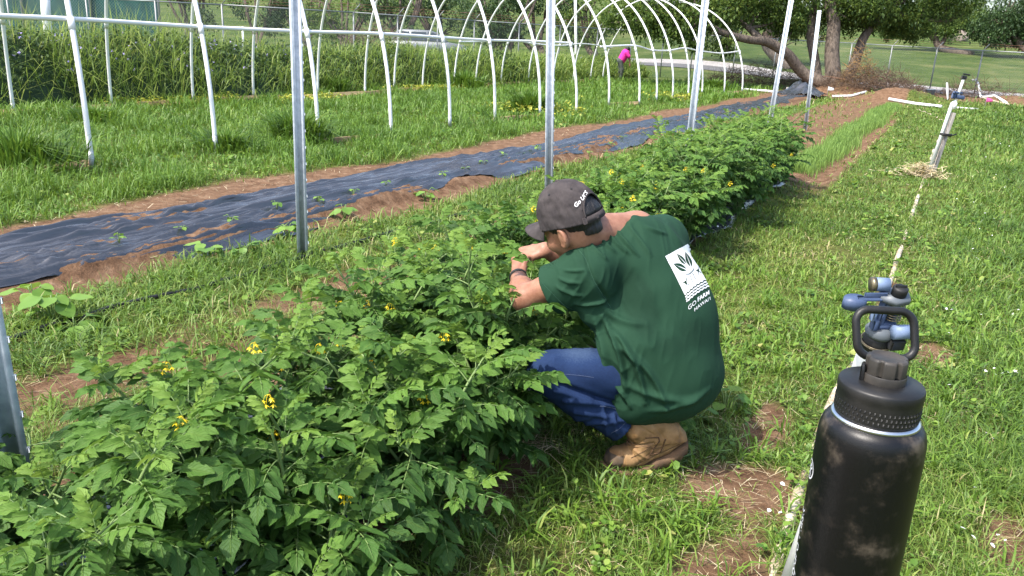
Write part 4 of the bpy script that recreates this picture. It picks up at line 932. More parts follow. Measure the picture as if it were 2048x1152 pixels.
decal('logo_figure', dark, SHIRT, shirt, .0026)
for body_, v0, sz, uu, bold in (('GO', 1.42, .14, .20, False), ('FARM', 1.40, .14, .70, True), ("HAWAI'I", 1.62, .115, .62, False)):
    TV, TT = text_mesh(body_, sz*1.4, bold); TV[:, 0] *= 1.2 if not bold else 1.08
    decal('lettering', [(np.c_[uu+TV[:, 0], v0-TV[:, 1]], TT)], PRINTW, shirt, .0018)
# sleeve and seam stitching
def stitches(name, pts2, parent, dr, lift, r=.0006, gap=.5):
    Pp = dr(pts2, lift); m = MB()
    for a, b in zip(Pp[:-1], Pp[1:]): tube(m, np.array([a, a+(b-a)*gap]), r, 4)
    return m.obj(name, mat_thread_green, parent)
mat_thread_green = mat('green_thread', (.05, .13, .09), .9)
stitches('shoulder_seam', bez([(1150, 490), (1172, 520), (1190, 565), (1222, 616)], 60), shirt, drape, .0008, .0009)
Q = drape(bez([(1188, 478), (1203, 462), (1224, 449), (1252, 441), (1286, 437), (1306, 426)], 30), .000); m = MB(); tube(m, Q, .0058, 8); m.obj('collar', SHIRT, shirt)
ln = bez([(1085, 566), (1108, 590), (1130, 611), (1150, 620)], 60); stitches('hem_stitching', ln, shirt, drape, .001)
# ---- jeans
je = Field(None, None, .0056)
HIPL = at(1292, 752, 2.80); KNL = at(1099, 744, 2.70); ANL = at(1243, 856, 2.79)
je.cone(HIPL, KNL, .108, .073, .03); je.cone(KNL+np.array([0, 0, -.012]), KNL+(ANL-KNL)*.45, .070, .069, .03); je.cone(KNL+(ANL-KNL)*.4, ANL+(ANL-KNL)*.02, .069, .053, .03)
HIPR = HIPL+Rl*.22; KNR = np.array([KNL[0]-.02, KNL[1]+.40, KNL[2]-.15]); ANR = np.array([-.86, 2.93, .155])
je.cone(HIPR, KNR, .105, .073, .03); je.cone(KNR, ANR, .070, .054, .03)
je.ell(at(1345, 745, 2.86), TA, (.165, .13, .145), .06)
je.fix(); P = je.all()
for K_, A_ in ((KNL, ANL), (KNR, ANR)):
    dA = (A_-K_)/np.linalg.norm(A_-K_); c_ = (P-A_)@dA; je.D = np.maximum(je.D, np.where((np.linalg.norm(P-A_, axis=-1) < .13) & (c_ > -.03), c_-.005, -1).astype(np.float32))
    rr = np.linalg.norm(P-A_-c_[..., None]*dA, axis=-1); je.D = np.maximum(je.D, -np.where(c_ > -.03, rr-.046, 1).astype(np.float32))
V, F = je.mesh(); V = relax(V, F, 2, .5); NV = normals(V, F); px, py, pz = proj(V); disp = np.zeros(len(V))
def jr(x0, y0, x1, y1, w_, amp):
    global disp
    dx, dy = x1-x0, y1-y0; t = ((px-x0)*dx+(py-y0)*dy)/(dx*dx+dy*dy); tt = np.clip(t, 0, 1); dist = np.hypot(px-x0-tt*dx, py-y0-tt*dy)
    disp = disp+amp*1.9*np.exp(-(dist/w_)**2)*(pz < 2.9)
for a in [(1130, 800, 1230, 812, 5, .006), (1150, 822, 1225, 835, 5, .006), (1175, 845, 1250, 842, 5, .006), (1195, 800, 1240, 850, 5, -.004), (1110, 780, 1180, 800, 6, .004), (1205, 815, 1215, 868, 4, .005), (1120, 770, 1250, 815, 5, -.010), (1110, 712, 1180, 700, 7, .003), (1140, 840, 1180, 835, 4, .004), (1225, 830, 1235, 866, 4, .005)]: jr(*a)
disp += (fbm(V[:, 0]*16+V[:, 2]*9, V[:, 1]*16-V[:, 2]*12, 63, 2)-.5)*.010
V = V+NV*disp[:, None]; vx, vy, vz = proj(V)
worn = np.exp(-(((vx-1158)/45)**2+((vy-705)/20)**2))*.8+np.exp(-(((vx-1075)/20)**2+((vy-745)/35)**2))*.25
m = MB(); m.add(V, F, np.clip(.36+.55*worn, 0, 1)); jeans = m.obj('jeans', DENIM, man)
bj = BVHTree.FromPolygons([Vector(v) for v in V], F.tolist())
def drape_j(pts2, lift=.001):
    out = []
    for x, y in pts2:
        d = ray(x, y); loc, nor, _, _ = bj.ray_cast(Vector(CP), Vector(d/np.linalg.norm(d)))
        if loc is None: loc, nor, _, _ = bj.find_nearest(Vector(at(x, y, 2.74)))
        if nor.dot(Vector(d)) > 0: nor = -nor
        out.append(np.array(loc)+np.array(nor)*lift)
    return np.array(out)
m = MB()
for pl in (bez([(1075, 760), (1110, 749), (1150, 750), (1188, 755)], 50), bez([(1222, 866), (1238, 858), (1250, 846)], 26), bez([(1200, 812), (1222, 815), (1240, 822)], 24)):
    Q = drape_j(pl, .0008)
    for a, b in zip(Q[:-1], Q[1:]): tube(m, np.array([a, a+(b-a)*.6]), .0008, 4)
m.obj('seam_stitching', THREAD, jeans)
# ---- boots
def poly_d(x, y, pts):
    """signed distance to a closed 2-D outline"""
    p = np.array(pts, float); d = np.full(np.shape(x), 9., np.float32); ins = np.zeros(np.shape(x), bool)
    for (ax0, ay0), (bx0, by0) in zip(p, np.roll(p, -1, 0)):
        ex, ey = bx0-ax0, by0-ay0; t = np.clip(((x-ax0)*ex+(y-ay0)*ey)/(ex*ex+ey*ey), 0, 1); d = np.minimum(d, np.hypot(x-ax0-t*ex, y-ay0-t*ey))
        c = ((ay0 <= y) & (by0 > y)) | ((by0 <= y) & (ay0 > y)); xi = ax0+(y-ay0)/(by0-ay0 if by0 != ay0 else 1)*ex; ins ^= c & (x < xi)
    return np.where(ins, -d, d)
UPPER = bez([(0.004, .034), (.03, .022), (.105, .020), (.15, .035), (.19, .058), (.235, .075), (.288, .112), (.298, .128), (.287, .158), (.262, .188), (.22, .218), (.17, .236), (.105, .226), (.078, .20), (.064, .172), (.074, .145), (.090, .122), (.084, .105), (.066, .096), (.041, .090), (.014, .074), (.0, .052), (0.004, .034)], 70)[:-1]
sole_z = lambda s: np.interp(s, [0, .03, .06, .105, .15, .19, .235, .288, .31], [.014, .001, 0, 0, .014, .036, .052, .088, .104])
LACE = mat('laces', (.16, .09, .045), .9); TRIM = mat('boot_trim', [(.3, (.06, .03, .014)), (.7, (.12, .062, .028))], .75, scale=30)
def boot(toe, T, label=None, trim=False):
    T = np.asarray(T, float)/np.linalg.norm(T); Wv = np.cross([0, 0, 1.], T); toe = np.asarray(toe, float); A = np.stack([-T, Wv, np.array([0, 0, 1.])], 1)
    L = lambda s, w_, z: toe+A@np.array([s, w_, z], float)
    f = Field(np.minimum(toe, toe-T*.33)-.09, np.maximum(toe, toe-T*.33)+np.array([.09, .09, .27]), .0032)
    P = f.all(); Q = (P-toe)@A; s_, w_, z_ = Q[..., 0], Q[..., 1], Q[..., 2]
    d2 = poly_d(s_, z_, UPPER); hw = np.interp(s_, [-.01, .004, .02, .05, .10, .16, .22, .27, .30], [.01, .024, .042, .053, .056, .048, .043, .041, .034])
    hw = np.where(z_ > .13, np.maximum(hw, .050), hw); a, b = d2, np.abs(w_)-hw; k = .055; h_ = np.maximum(k-np.abs(a-b), 0)/k; D = np.maximum(a, b)+h_*h_*k*.25
    side = np.abs(w_) > .012
    for (s0, z0, s1, z1, wd, am) in ((.090, .122, .165, .136, .0035, .007), (.10, .130, .14, .155, .003, .003), (.086, .100, .125, .060, .0035, .0035), (.10, .105, .15, .075, .004, -.004), (.06, .088, .072, .035, .0025, .0025), (.125, .060, .09, .030, .004, .004), (.14, .085, .205, .115, .003, .0025), (.13, .045, .19, .085, .003, -.003), (.19, .085, .285, .135, .0025, .0025), (.25, .20, .27, .12, .003, .0025), (.15, .215, .20, .155, .003, .003), (.11, .20, .16, .17, .003, .003), (.155, .05, .11, .036, .004, .003)):
        dx, dz = s1-s0, z1-z0; t = np.clip(((s_-s0)*dx+(z_-z0)*dz)/(dx*dx+dz*dz), 0, 1); D = D+am*np.exp(-(np.hypot(s_-s0-t*dx, z_-z0-t*dz)/wd)**2)
    D = D-(fbm(s_*34+w_*10, z_*34+w_*22, 12, 2)-.5)*.007; f.D = D.astype(np.float32); D0 = f.D.copy()
    V, F = f.mesh(); V = relax(V, F, 1, .3); m = MB(); m.add(V, F); b = m.obj('boot', LEATH, man); b['label'] = label or 'scuffed tan leather work boot'; vb = BVHTree.FromPolygons([Vector(v) for v in V], F.tolist())
    ss = np.linspace(-.008, .303, 80); hwid = np.interp(ss, [-.008, .004, .02, .05, .10, .16, .22, .27, .295, .303], [.004, .028, .046, .058, .061, .053, .049, .047, .036, .008]); lug = .005*(np.sin(ss*260) > 0)
    m = MB(); rows = []
    for zt, ex in ((-.004, 0), (.017, .002), (.026, -.003)):
        z = sole_z(ss)+zt-(lug if zt < 0 else 0); c = np.array([L(a_, 0, b_) for a_, b_ in zip(ss, z)]); rows.append((c+Wv*(hwid+ex)[:, None], c-Wv*(hwid+ex)[:, None]))
    n = len(ss); k = np.arange(n-1); V = np.concatenate([r for pr in rows for r in pr]); o = [i_*n for i_ in range(6)]
    m.add(V, np.c_[o[0]+k, o[0]+k+1, o[2]+k+1, o[2]+k])
    for a_, b_ in ((2, 4), (3, 1), (5, 3), (1, 0), (4, 5)): m.more(np.c_[o[a_]+k, o[a_]+k+1, o[b_]+k+1, o[b_]+k])
    m.obj('sole', SOLE, b, smooth=False)
    f.D = np.maximum(D0-.0016, np.maximum(s_-.058-.35*(z_-.05), z_-.080)).astype(np.float32); V, F = f.mesh(); V = relax(V, F, 1, .4); m = MB(); m.add(V, F); m.obj('toe_cap', TOE, b)
    lc = MB()
    for q_ in range(4): s0 = .083+.002*q_; z0 = .100+.013*q_; tube(lc, np.array([L(s0+.012, -.026, z0-.004), L(s0-.002, -.008, z0+.004), L(s0-.002, .008, z0+.004), L(s0+.012, .026, z0-.004)]), .0030, 6)
    lc.obj('laces', LACE, b)
    if trim:
        def on(pts, r, nm, mt):
            out = []
            for x, y in pts:
                d = ray(x, y); loc, nor, _, _ = vb.ray_cast(Vector(CP), Vector(d/np.linalg.norm(d)))
                if loc is not None: out.append(np.array(loc)-d/np.linalg.norm(d)*.0008)
            if len(out) > 3: m = MB(); tube(m, np.array(out), r, 6); m.obj(nm, mt, b)
        on(np.array([p for a_, b_ in zip([(1291, 876), (1317, 875), (1319, 882), (1299, 910), (1321, 905)], [(1317, 875), (1319, 882), (1299, 910), (1321, 905), (1331, 878)]) for p in np.linspace(a_, b_, 8)]), .0024, 'side_trim', TRIM)
        on(bez([(1268, 895), (1290, 893), (1312, 897), (1340, 888)], 24), .0010, 'seam', TRIM); on(bez([(1262, 916), (1285, 904), (1302, 893)], 20), .0011, 'seam', TRIM); on(bez([(1272, 930), (1300, 915), (1335, 900), (1360, 888)], 24), .0011, 'seam', TRIM)
    return b
boot(gp(1203, 942), (-.83, -.56, 0), trim=True); boot((-1.06, 3.03, 0), (-.9, .42, 0))
# ---- cap
CA = HA; CC = HC+HU*.004
def cp_(az, t, off=0.):
    """crown surface: az 0 = front, t 0 = rim, 1 = top"""
    a = t*np.pi/2; r = np.cos(a)**.82; z = np.sin(a)**.95
    x = (.093+off)*np.sin(az)*r; y = (.121+off)*np.cos(az)*r-.004; zz = -.030+(.142+off)*z-.012*np.clip(-np.cos(az), 0, 1)*(1-t)
    return x, y, zz
nA, nT = 200, 56; az = np.linspace(-np.pi, np.pi, nA+1)[:-1]; t = np.linspace(0, 1, nT)
A_, T_ = np.meshgrid(az, t, indexing='ij'); X, Y, Z = cp_(A_, T_)
seam = np.zeros_like(A_)
for q in range(6):
    d = np.abs((A_-q*np.pi/3+np.pi) % (2*np.pi)-np.pi)*.1*np.cos(T_*np.pi/2)**.8; seam += np.exp(-(d/.0014)**2)-.45*np.exp(-((d-.005)/.0016)**2)
cr = (fbm(A_*3+3, T_*5, 17)-.5)*.010+(np.abs(vn(A_*7+T_*3, T_*3, 19)-.5))*.010*(1-T_)
sc_ = 1+(cr-.0020*seam)/.1
Q = np.stack([X*sc_, Y*sc_, Z+cr*.3], -1)
opening = ((X/.049)**2+((Z+.020)/.065)**2 < 1) & (np.abs(A_) > 2.0) & (Z > -.020)
i = np.arange(nA)[:, None]; j = np.arange(nT-1)[None]; i2 = (i+1) % nA
Fq = np.stack([i*nT+j, i2*nT+j, i2*nT+j+1, i*nT+j+1], -1).reshape(-1, 4)
keep = ~opening.ravel()[Fq].any(1)
m = MB(); m.add(Q.reshape(-1, 3)@CA.T+CC, Fq[keep]); crown = m.obj('cap', CAPC, man); crown['label'] = 'faded charcoal baseball cap with white letters at the back'
md = crown.modifiers.new('s', 'SOLIDIFY'); md.thickness = .003; md.offset = -1
m = MB(); th = np.linspace(0, np.pi, 40); e3 = []
for q in th:
    x = .050*np.cos(q); z = -.021+.066*np.sin(q); zt = np.clip((z+.030)/.142, 0, 1); a = np.arcsin(zt**(1/.95)); r = np.cos(a)**.82
    y = -.121*r*np.sqrt(max(0, 1-(x/(.093*r))**2))-.005; e3.append(CC+CA@np.array([x, y, z]))
tube(m, np.array(e3), .0035, 8); m.obj('opening_trim', CAPC, crown)
m = MB(); aa = np.linspace(np.pi-.62, np.pi+.62, 30); rows = [np.stack([ .0955*np.sin(aa), .124*np.cos(aa)-.004, np.full(30, z)], -1)@CA.T+CC for z in (-.043, -.020)]
m.add(np.concatenate(rows), np.c_[np.arange(29), np.arange(29)+1, np.arange(29)+31, np.arange(29)+30]); st = m.obj('strap', CAPC, crown); md = st.modifiers.new('s', 'SOLIDIFY'); md.thickness = .003
m = MB(); box(m, CC+CA@np.array([.055, -.102, -.031]), (.016, .012, .024), CA, bev=.003); m.obj('strap_buckle', CAPC, crown)
m = MB(); m.add(*(lambda th_: (np.vstack([np.c_[.009*np.cos(th_), .009*np.sin(th_)-.004, np.full(16, .112)], np.c_[.006*np.cos(th_), .006*np.sin(th_)-.004, np.full(16, .1165)], [[0, -.004, .1175]]])@CA.T+CC, np.c_[np.arange(16), (np.arange(16)+1) % 16, (np.arange(16)+1) % 16+16, np.arange(16)+16]))(np.arange(16)*np.pi/8))
m.more(np.c_[np.arange(16)+16, (np.arange(16)+1) % 16+16, np.full(16, 32)]); m.obj('button', CAPC, crown)
ey = MB()
for q in range(6):
    a_ = (q+.5)*np.pi/3; x, y, z = cp_(a_, .58, .0012); c = np.array([x, y, z]); n_ = c-np.array([0, 0, -.03]); n_ /= np.linalg.norm(n_); R = basis_from(n_)
    k = np.arange(10); cc = np.c_[.0034*np.cos(k*.628), .0034*np.sin(k*.628), np.full(10, .002)]@R.T+c; b0 = ey.n; ey.add(np.vstack([cc, c+n_*.002])@CA.T+CC, np.c_[k, (k+1) % 10, np.full(10, 10)])
ey.obj('eyelets', M['rubber'], crown)
u, v = np.meshgrid(np.linspace(-1, 1, 33), np.linspace(0, 1, 14), indexing='ij')
an = u*1.05; bx = .0915*np.sin(an)*(1-.0*v)+.004*u*v; by0 = .116*np.cos(an)-.004; ext = .080*np.sqrt(np.clip(1-(u)**2*.96, 0, 1))
by = by0+ext*v; bz = -.012-.004*v-.046*u**2*(.25+.75*v)
i = np.arange(32)[:, None]*14; j = np.arange(13)[None]
m = MB(); m.add(np.stack([bx, by, bz], -1).reshape(-1, 3)@CA.T+CC, np.stack([i+j, i+14+j, i+14+j+1, i+j+1], -1).reshape(-1, 4)); br = m.obj('brim', CAPC, crown); md = br.modifiers.new('s', 'SOLIDIFY'); md.thickness = .004
TV, TT = text_mesh('Go UCS', .0185, True)
az0 = np.pi-.42; tc_ = (TV[:, 1])/.15; m = MB()
pz_ = .040+TV[:, 1]+TV[:, 0]*.42
zt = np.clip((pz_+.030)/.144, 0, .98); a = np.arcsin(zt**(1/.95)); r = np.cos(a)**.82; azt = az0+(TV[:, 0]-.0)/(.1*r)
V = np.c_[.0958*np.sin(azt)*r, .1238*np.cos(azt)*r-.004, pz_]; m.add(V@CA.T*1.0+CC+0, TT); m.obj('lettering', PRINTW, crown)
# ---- hair under the cap
hf = Field(HC-.16, HC+.16, .0032); hf.ell(HC, HA, (.0835, .1055, .102), .01); hf.cone(hp(0, -.05, -.02), hp(0, -.058, -.062), .075, .052, .02)
P = hf.all(); Q = (P-HC)@HA; hx_, hy_, hz_ = Q[..., 0], Q[..., 1], Q[..., 2]
hf.D -= ((vn(hx_*220+hy_*160, hz_*30, 3)-.5)*.0035).astype(np.float32)
line = np.where(hy_ < -.02, -.082+.25*(hy_+.09), np.where(hy_ < .012, -.045, np.where(hy_ < .048, -.078, -.028)))
hf.D = np.maximum(hf.D, (line+.004*(vn(hx_*300, hy_*300, 5)-.5)-hz_).astype(np.float32)); hf.D = np.maximum(hf.D, (hy_-.088).astype(np.float32)); hf.D = np.maximum(hf.D, (hz_-.07).astype(np.float32))
ear = [hp(s*.084, -.014, -.060) for s in (1, -1)]
for ec in ear: hf.D = np.maximum(hf.D, -(ell_d(P, ec, HA, (.03, .024, .034))).astype(np.float32))
V, F = hf.mesh(); V = relax(V, F, 1, .3); m = MB(); m.add(V, F); m.obj('hair', HAIR, man)
# eyes (hidden by the brim from here but part of the face)
for s in (1, -1):
    m = MB(); lathe(m, [(0, -.011), (.006, -.009), (.011, 0), (.006, .009), (0, .011)], 14, (HA, hp(s*.032, .090, -.049))); m.obj('eye', M['white'], man)
# wrist band
m = MB(); dW = (WRL-ELL)/np.linalg.norm(WRL-ELL); R = basis_from(dW); th = np.linspace(0, 2*np.pi, 40); wc = WRL-dW*.016
V = np.concatenate([(np.c_[r_*np.cos(th), r_*np.sin(th), np.full(40, z_)])@R.T+wc for r_, z_ in ((.0315, -.009), (.0345, -.007), (.0345, .007), (.0315, .009))]); k = np.arange(39)
m.add(V, np.concatenate([np.c_[q*40+k, q*40+k+1, (q+1)*40+k+1, (q+1)*40+k] for q in range(3)])); tag(m.obj('wristwatch', M['rubber'], man))

# ------------------------------------------------------------------ tomato plants
def tomato_leaf(n, k, seed, L=1.0):
    """one pinnate leaf, unit length along +x, drooping; returns V, F, tone, uv"""
    r = np.random.default_rng(seed); m = MB(); droop = r.uniform(.18, .42)
    c = lambda t: np.array([t*(1-.10*t), .03*np.sin(t*3+seed), .16*t-droop*t*t])
    def dirn(t): d = c(t+.02)-c(t-.02); return d/np.linalg.norm(d)
    specs = [(1.0, 0, .31, 0)]
    for t, s in ((.24, .20), (.43, .28), (.62, .30), (.80, .25)):
        for sg in (1, -1): specs.append((t+r.uniform(-.03, .03), sg, s*r.uniform(.85, 1.15), 1.0+r.uniform(-.2, .2)))
    if n > 6:
        for t in (.33, .53, .71):
            for sg in (1, -1): specs.append((t+r.uniform(-.03, .03), sg, .10*r.uniform(.7, 1.3), 1.2))
    for t, sg, s, an in specs:
        P = c(min(t, .98)) if sg else c(.80); d = dirn(min(t, .9)); up = np.array([0, 0, 1.]); sd = np.cross(up, d); sd /= np.linalg.norm(sd)
        dd = d*np.cos(an)+sd*sg*np.sin(an) if sg else d; dd = dd+np.array([0, 0, -.18+r.uniform(-.18, .10)])
        LP = leaf_pts(n, k, [2.6, 3.1, 2.2][r.integers(3)], .25 if sg else .29, .22, r.uniform(.2, .45), r.uniform(.15, .55))
        put_leaf(m, LP, P+sd*sg*.012, dd, up+sd*sg*r.uniform(-.2, .5), s, .5+r.uniform(-.12, .12), r.uniform(-.3, .3))
    st = MB(); tube(st, np.array([c(t) for t in np.linspace(0, .9, 7)]), np.linspace(.011, .005, 7), 4, cap=False)
    V = np.concatenate(m.v); F = np.concatenate(m.f4); a = np.concatenate(m.at); uv = np.concatenate(m.uv)
    SV = np.concatenate(st.v); SF = np.concatenate(st.f4)
    return (V, F, a, uv), (SV, SF)
def veined(m):
    """midrib and side veins follow the leaflet's own length and width"""
    N = m.node_tree.nodes; L = m.node_tree.links; b = N['Principled BSDF']; a = N.new('ShaderNodeAttribute'); a.attribute_name = 'puv'; sp = N.new('ShaderNodeSeparateXYZ'); L.new(a.outputs['Vector'], sp.inputs[0])
    def ma(op, *v):
        n = N.new('ShaderNodeMath'); n.operation = op
        for i_, x in enumerate(v):
            if isinstance(x, (int, float)): n.inputs[i_].default_value = x
            else: L.new(x, n.inputs[i_])
        return n.outputs[0]
    au = ma('ABSOLUTE', sp.outputs[1]); mid = ma('SUBTRACT', 1.0, ma('MINIMUM', ma('MULTIPLY', au, 9.0), 1.0))
    ph = ma('SUBTRACT', ma('MULTIPLY', sp.outputs[0], 44.0), ma('MULTIPLY', au, 13.0)); lat = ma('POWER', ma('MAXIMUM', ma('SINE', ph), 0.0), 7.0)
    v = ma('MAXIMUM', mid, ma('MULTIPLY', lat, .6)); old = b.inputs['Base Color'].links[0].from_socket
    mx = N.new('ShaderNodeMix'); mx.data_type = 'RGBA'; L.new(ma('MULTIPLY', v, .30), mx.inputs[0]); L.new(old, mx.inputs[6]); mx.inputs[7].default_value = (.24, .33, .10, 1); L.new(mx.outputs[2], b.inputs['Base Color'])
    bu = N.new('ShaderNodeBump'); bu.inputs['Strength'].default_value = .55; bu.inputs['Distance'].default_value = .004; bu.invert = True; L.new(v, bu.inputs['Height']); nl = b.inputs['Normal'].links
    if nl: L.new(nl[0].from_socket, bu.inputs['Normal'])
    L.new(bu.outputs[0], b.inputs['Normal'])
veined(M['tomato'])
LHI = [tomato_leaf(17, 5, 100+q) for q in range(6)]; LLO = [tomato_leaf(6, 3, 200+q) for q in range(4)]
FM = MB()
def flower_mesh():
    m = MB()
    for q in range(5):
        az = q*1.7; hz_ = np.array([.018*np.cos(az), .018*np.sin(az), -.012-.006*q]); tube(m, bez([[0, 0, 0], hz_*.6+[0, 0, .008], hz_], 5), .0009, 4, a=.1)
        for p in range(5):
            b = p*1.2566+q; d = np.array([np.cos(b), np.sin(b), -.75]); s_ = np.array([-np.sin(b), np.cos(b), 0])
            m.add(np.array([hz_, hz_+d*.006+s_*.0032, hz_+d*.0135, hz_+d*.006-s_*.0032]), [[0, 1, 2, 3]])
        tube(m, np.array([hz_, hz_+[0, 0, -.013]]), [.0025, .001], 5)
    return m.mesh('flower_cluster', M['flower'])
FLM = flower_mesh(); BLOCK = []
def tomato_plant(seed, hi, h, spread, nst, loc, label, group, nflow=3, keep=None, big=1.0):
    r = np.random.default_rng(seed); e = empty('tomato_plant', label, 'tomato plant', group, loc)
    st = MB(); lf = MB(); tips = []; LIB = LHI if hi else LLO
    for q in range(nst):
        az = q*2*np.pi/nst+r.uniform(-.4, .4); sp = spread*r.uniform(.25, 1.05); hh = h*r.uniform(.6, 1.15)
        d = np.array([np.cos(az), np.sin(az), 0])
        C = bez([[0, 0, -.03], d*sp*.22+[0, 0, hh*.45], d*sp*.6+[r.uniform(-.05, .05), r.uniform(-.05, .05), hh*.85], d*sp*.95+[0, 0, hh*r.uniform(.9, 1.15)]], 24)
        tube(st, C, np.linspace(.0075, .0028, 24), 6); T = np.gradient(C, axis=0)
        nl = int(round(14*hh/h*(.7+.3*big))); ph = r.uniform(0, 6.28)
        for i in range(nl+3):
            t = .22+.78*(i+.5)/(nl+3); ci = min(int(t*23), 22); p = C[ci]; ph += 2.4+r.uniform(-.3, .3)
            young = sst(.72, 1.0, t); L = (.215-.115*young)*r.uniform(.75, 1.2)*big
            tg = T[ci]/np.linalg.norm(T[ci]); out = np.array([np.cos(ph), np.sin(ph), .10+1.3*young+r.uniform(-.55, .30)]); out = out+tg*.35; out /= np.linalg.norm(out)
            if keep is not None and not keep(np.asarray(loc)+p, np.asarray(loc)+p+out*L*.8): continue
            (V, F, a, uv), (SV, SF) = LIB[r.integers(len(LIB))]; R = basis_from(np.array([0, 0, 1.])-out*out[2] if abs(out[2]) < .97 else np.array([1., 0, 0]), out)
            R = np.stack([out, np.cross(R[:, 2], out), R[:, 2]], 1)
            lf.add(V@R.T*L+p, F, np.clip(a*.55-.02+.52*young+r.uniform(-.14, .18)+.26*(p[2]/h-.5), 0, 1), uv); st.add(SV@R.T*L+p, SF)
        tips.append(C[21])
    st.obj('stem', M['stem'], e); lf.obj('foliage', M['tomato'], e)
    for q in range(nflow):
        o = bpy.data.objects.new('flower_cluster', FLM); COL.objects.link(o); o.parent = e; tp = tips[(q*2+seed) % len(tips)]
        o.location = Vector(tp*[.92, .92, 1.0]+np.array([r.uniform(-.05, .05), r.uniform(-.05, .05), .055])); o.rotation_euler = (0, 0, q*2.)
        o.scale = (.72,)*3
    return e
HANDS = [(WRL, .10), (WRR, .10), (ELL, .10), (HC, .19), (at(1040, 520, 3.05), .08), (SHL, .14)]
TORSO = [(at(1345, 748, 2.85), at(1300, 540, 2.84), .23), (HIPL, KNL, .10), (KNL, ANL, .085), (HIPR, KNR, .1), (KNR, ANR, .09)]
def clear(p, tip):
    for c, r_ in HANDS:
        if np.linalg.norm(tip-c) < r_ or np.linalg.norm((p+tip)/2-c) < r_*.9: return False
    for a, b, r_ in TORSO:
        d = b-a; mid = (p+tip)/2
        for x in (tip, mid):
            t = np.clip((x-a)@d/(d@d), 0, 1)
            if np.linalg.norm(x-a-t*d) < r_: return False
    return True
TG = 'tomato plants along the row'
NEARL = 'sprawling tomato plant in the front stretch of the row, left of the crouching man'
FARL0 = 'tomato plant hidden deep behind the man\'s chest'
near_spots = [(-1.72, .42, .50, .42, 6, 'tomato plant filling the bottom-left corner of the photo', 2), (-1.86, .86, .46, .36, 6, 'tomato plant wrapped round the foot of the leftmost post', 1), (-1.45, .85, .48, .38, 6, NEARL, 1),
    (-1.70, 1.28, .48, .34, 7, NEARL, 3), (-1.40, 1.32, .50, .34, 6, NEARL, 2), (-1.70, 1.76, .50, .33, 7, NEARL, 3), (-1.40, 1.78, .52, .33, 6, NEARL, 2), (-1.70, 2.20, .54, .32, 7, NEARL, 3),
    (-1.36, 2.18, .50, .28, 6, 'tomato plant hanging leaves in front of the man\'s knee', 1), (-1.60, 2.52, .52, .30, 6, 'tomato plant directly below the man\'s left elbow', 3), (-1.88, 2.68, .52, .30, 6, 'tomato plant just left of the man\'s hands', 3),
    (-1.18, 1.25, .44, .26, 6, NEARL, 1), (-1.16, 1.72, .46, .26, 6, NEARL, 1), (-1.17, 2.12, .46, .24, 6, 'tomato plant at the front edge of the row, nearest the boot toe', 1), (-1.30, 2.40, .62, .26, 8, 'upright tomato plant screening the man\'s forearm and thigh', 2),
    (-1.34, 2.98, .46, .24, 7, 'shaded tomato plant between the man\'s knees and his forearm', 0), (-1.42, 3.3, .48, .28, 7, FARL0, 1), (-1.58, 2.62, .40, .24, 6, 'low tomato plant behind the man\'s left knee', 0),
    (-1.70, 3.12, .46, .30, 6, 'tomato plant held in the man\'s hands', 2), (-1.98, 3.38, .55, .34, 6, 'tomato plant rising behind the brim of the man\'s cap', 2)]
for q, (x, y, h, sp, ns, lb, nf) in enumerate(near_spots):
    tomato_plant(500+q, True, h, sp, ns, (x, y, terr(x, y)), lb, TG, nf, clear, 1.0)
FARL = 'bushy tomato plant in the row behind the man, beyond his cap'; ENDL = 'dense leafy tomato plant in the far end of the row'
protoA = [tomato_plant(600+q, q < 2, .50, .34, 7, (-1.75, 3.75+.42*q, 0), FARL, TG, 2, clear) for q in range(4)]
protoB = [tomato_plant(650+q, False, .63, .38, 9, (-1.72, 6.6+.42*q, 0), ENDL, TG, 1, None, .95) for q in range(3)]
used = set()
y = 3.72; q = 0
while y < 9.7:
    far = y > 6.0; pr = protoB if far else protoA
    for dx in ((-.14, .16) if far else (-.16, .14)):
        p = pr[(q*3+1) % len(pr)]
        o = p if p.name not in used else copy_tree(p); used.add(p.name)
        x = -1.74+dx+.10*math.sin(q*2.3); yy = y+.12*math.sin(q*1.7); o.location = (x, yy, float(terr(x, yy))); o.rotation_euler = (0, 0, q*2.1); s_ = .92+.16*((q*37) % 10)/10; o.scale = (s_,)*3
        o['label'] = ENDL if far else FARL; q += 1
    y += .40 if far else .46
for p in protoA+protoB:
    if p.name not in used: p.location = (-1.9, 5.0, 0)

# ------------------------------------------------------------------ onions in the far bed
M['onion'] = mat('onion_leaf', [(0, (.12, .22, .04)), (1, (.24, .37, .085))], .5, attr='col', trans=.3)
on = MB(); n = 14000; Y = rng.uniform(10.6, 28, n); X = -1.52+rng.normal(0, .10, n)+.05*np.sin(Y)
blades(on, np.c_[X, Y, terr(X, Y)], rng.uniform(.11, .20, n), .006+.0004*Y*rng.uniform(.7, 1.2, n), .18, np.clip(rng.normal(.6, .2, n), 0, 1))
tag(on.obj('onion_seedlings', M['onion'], smooth=False), kind='stuff')

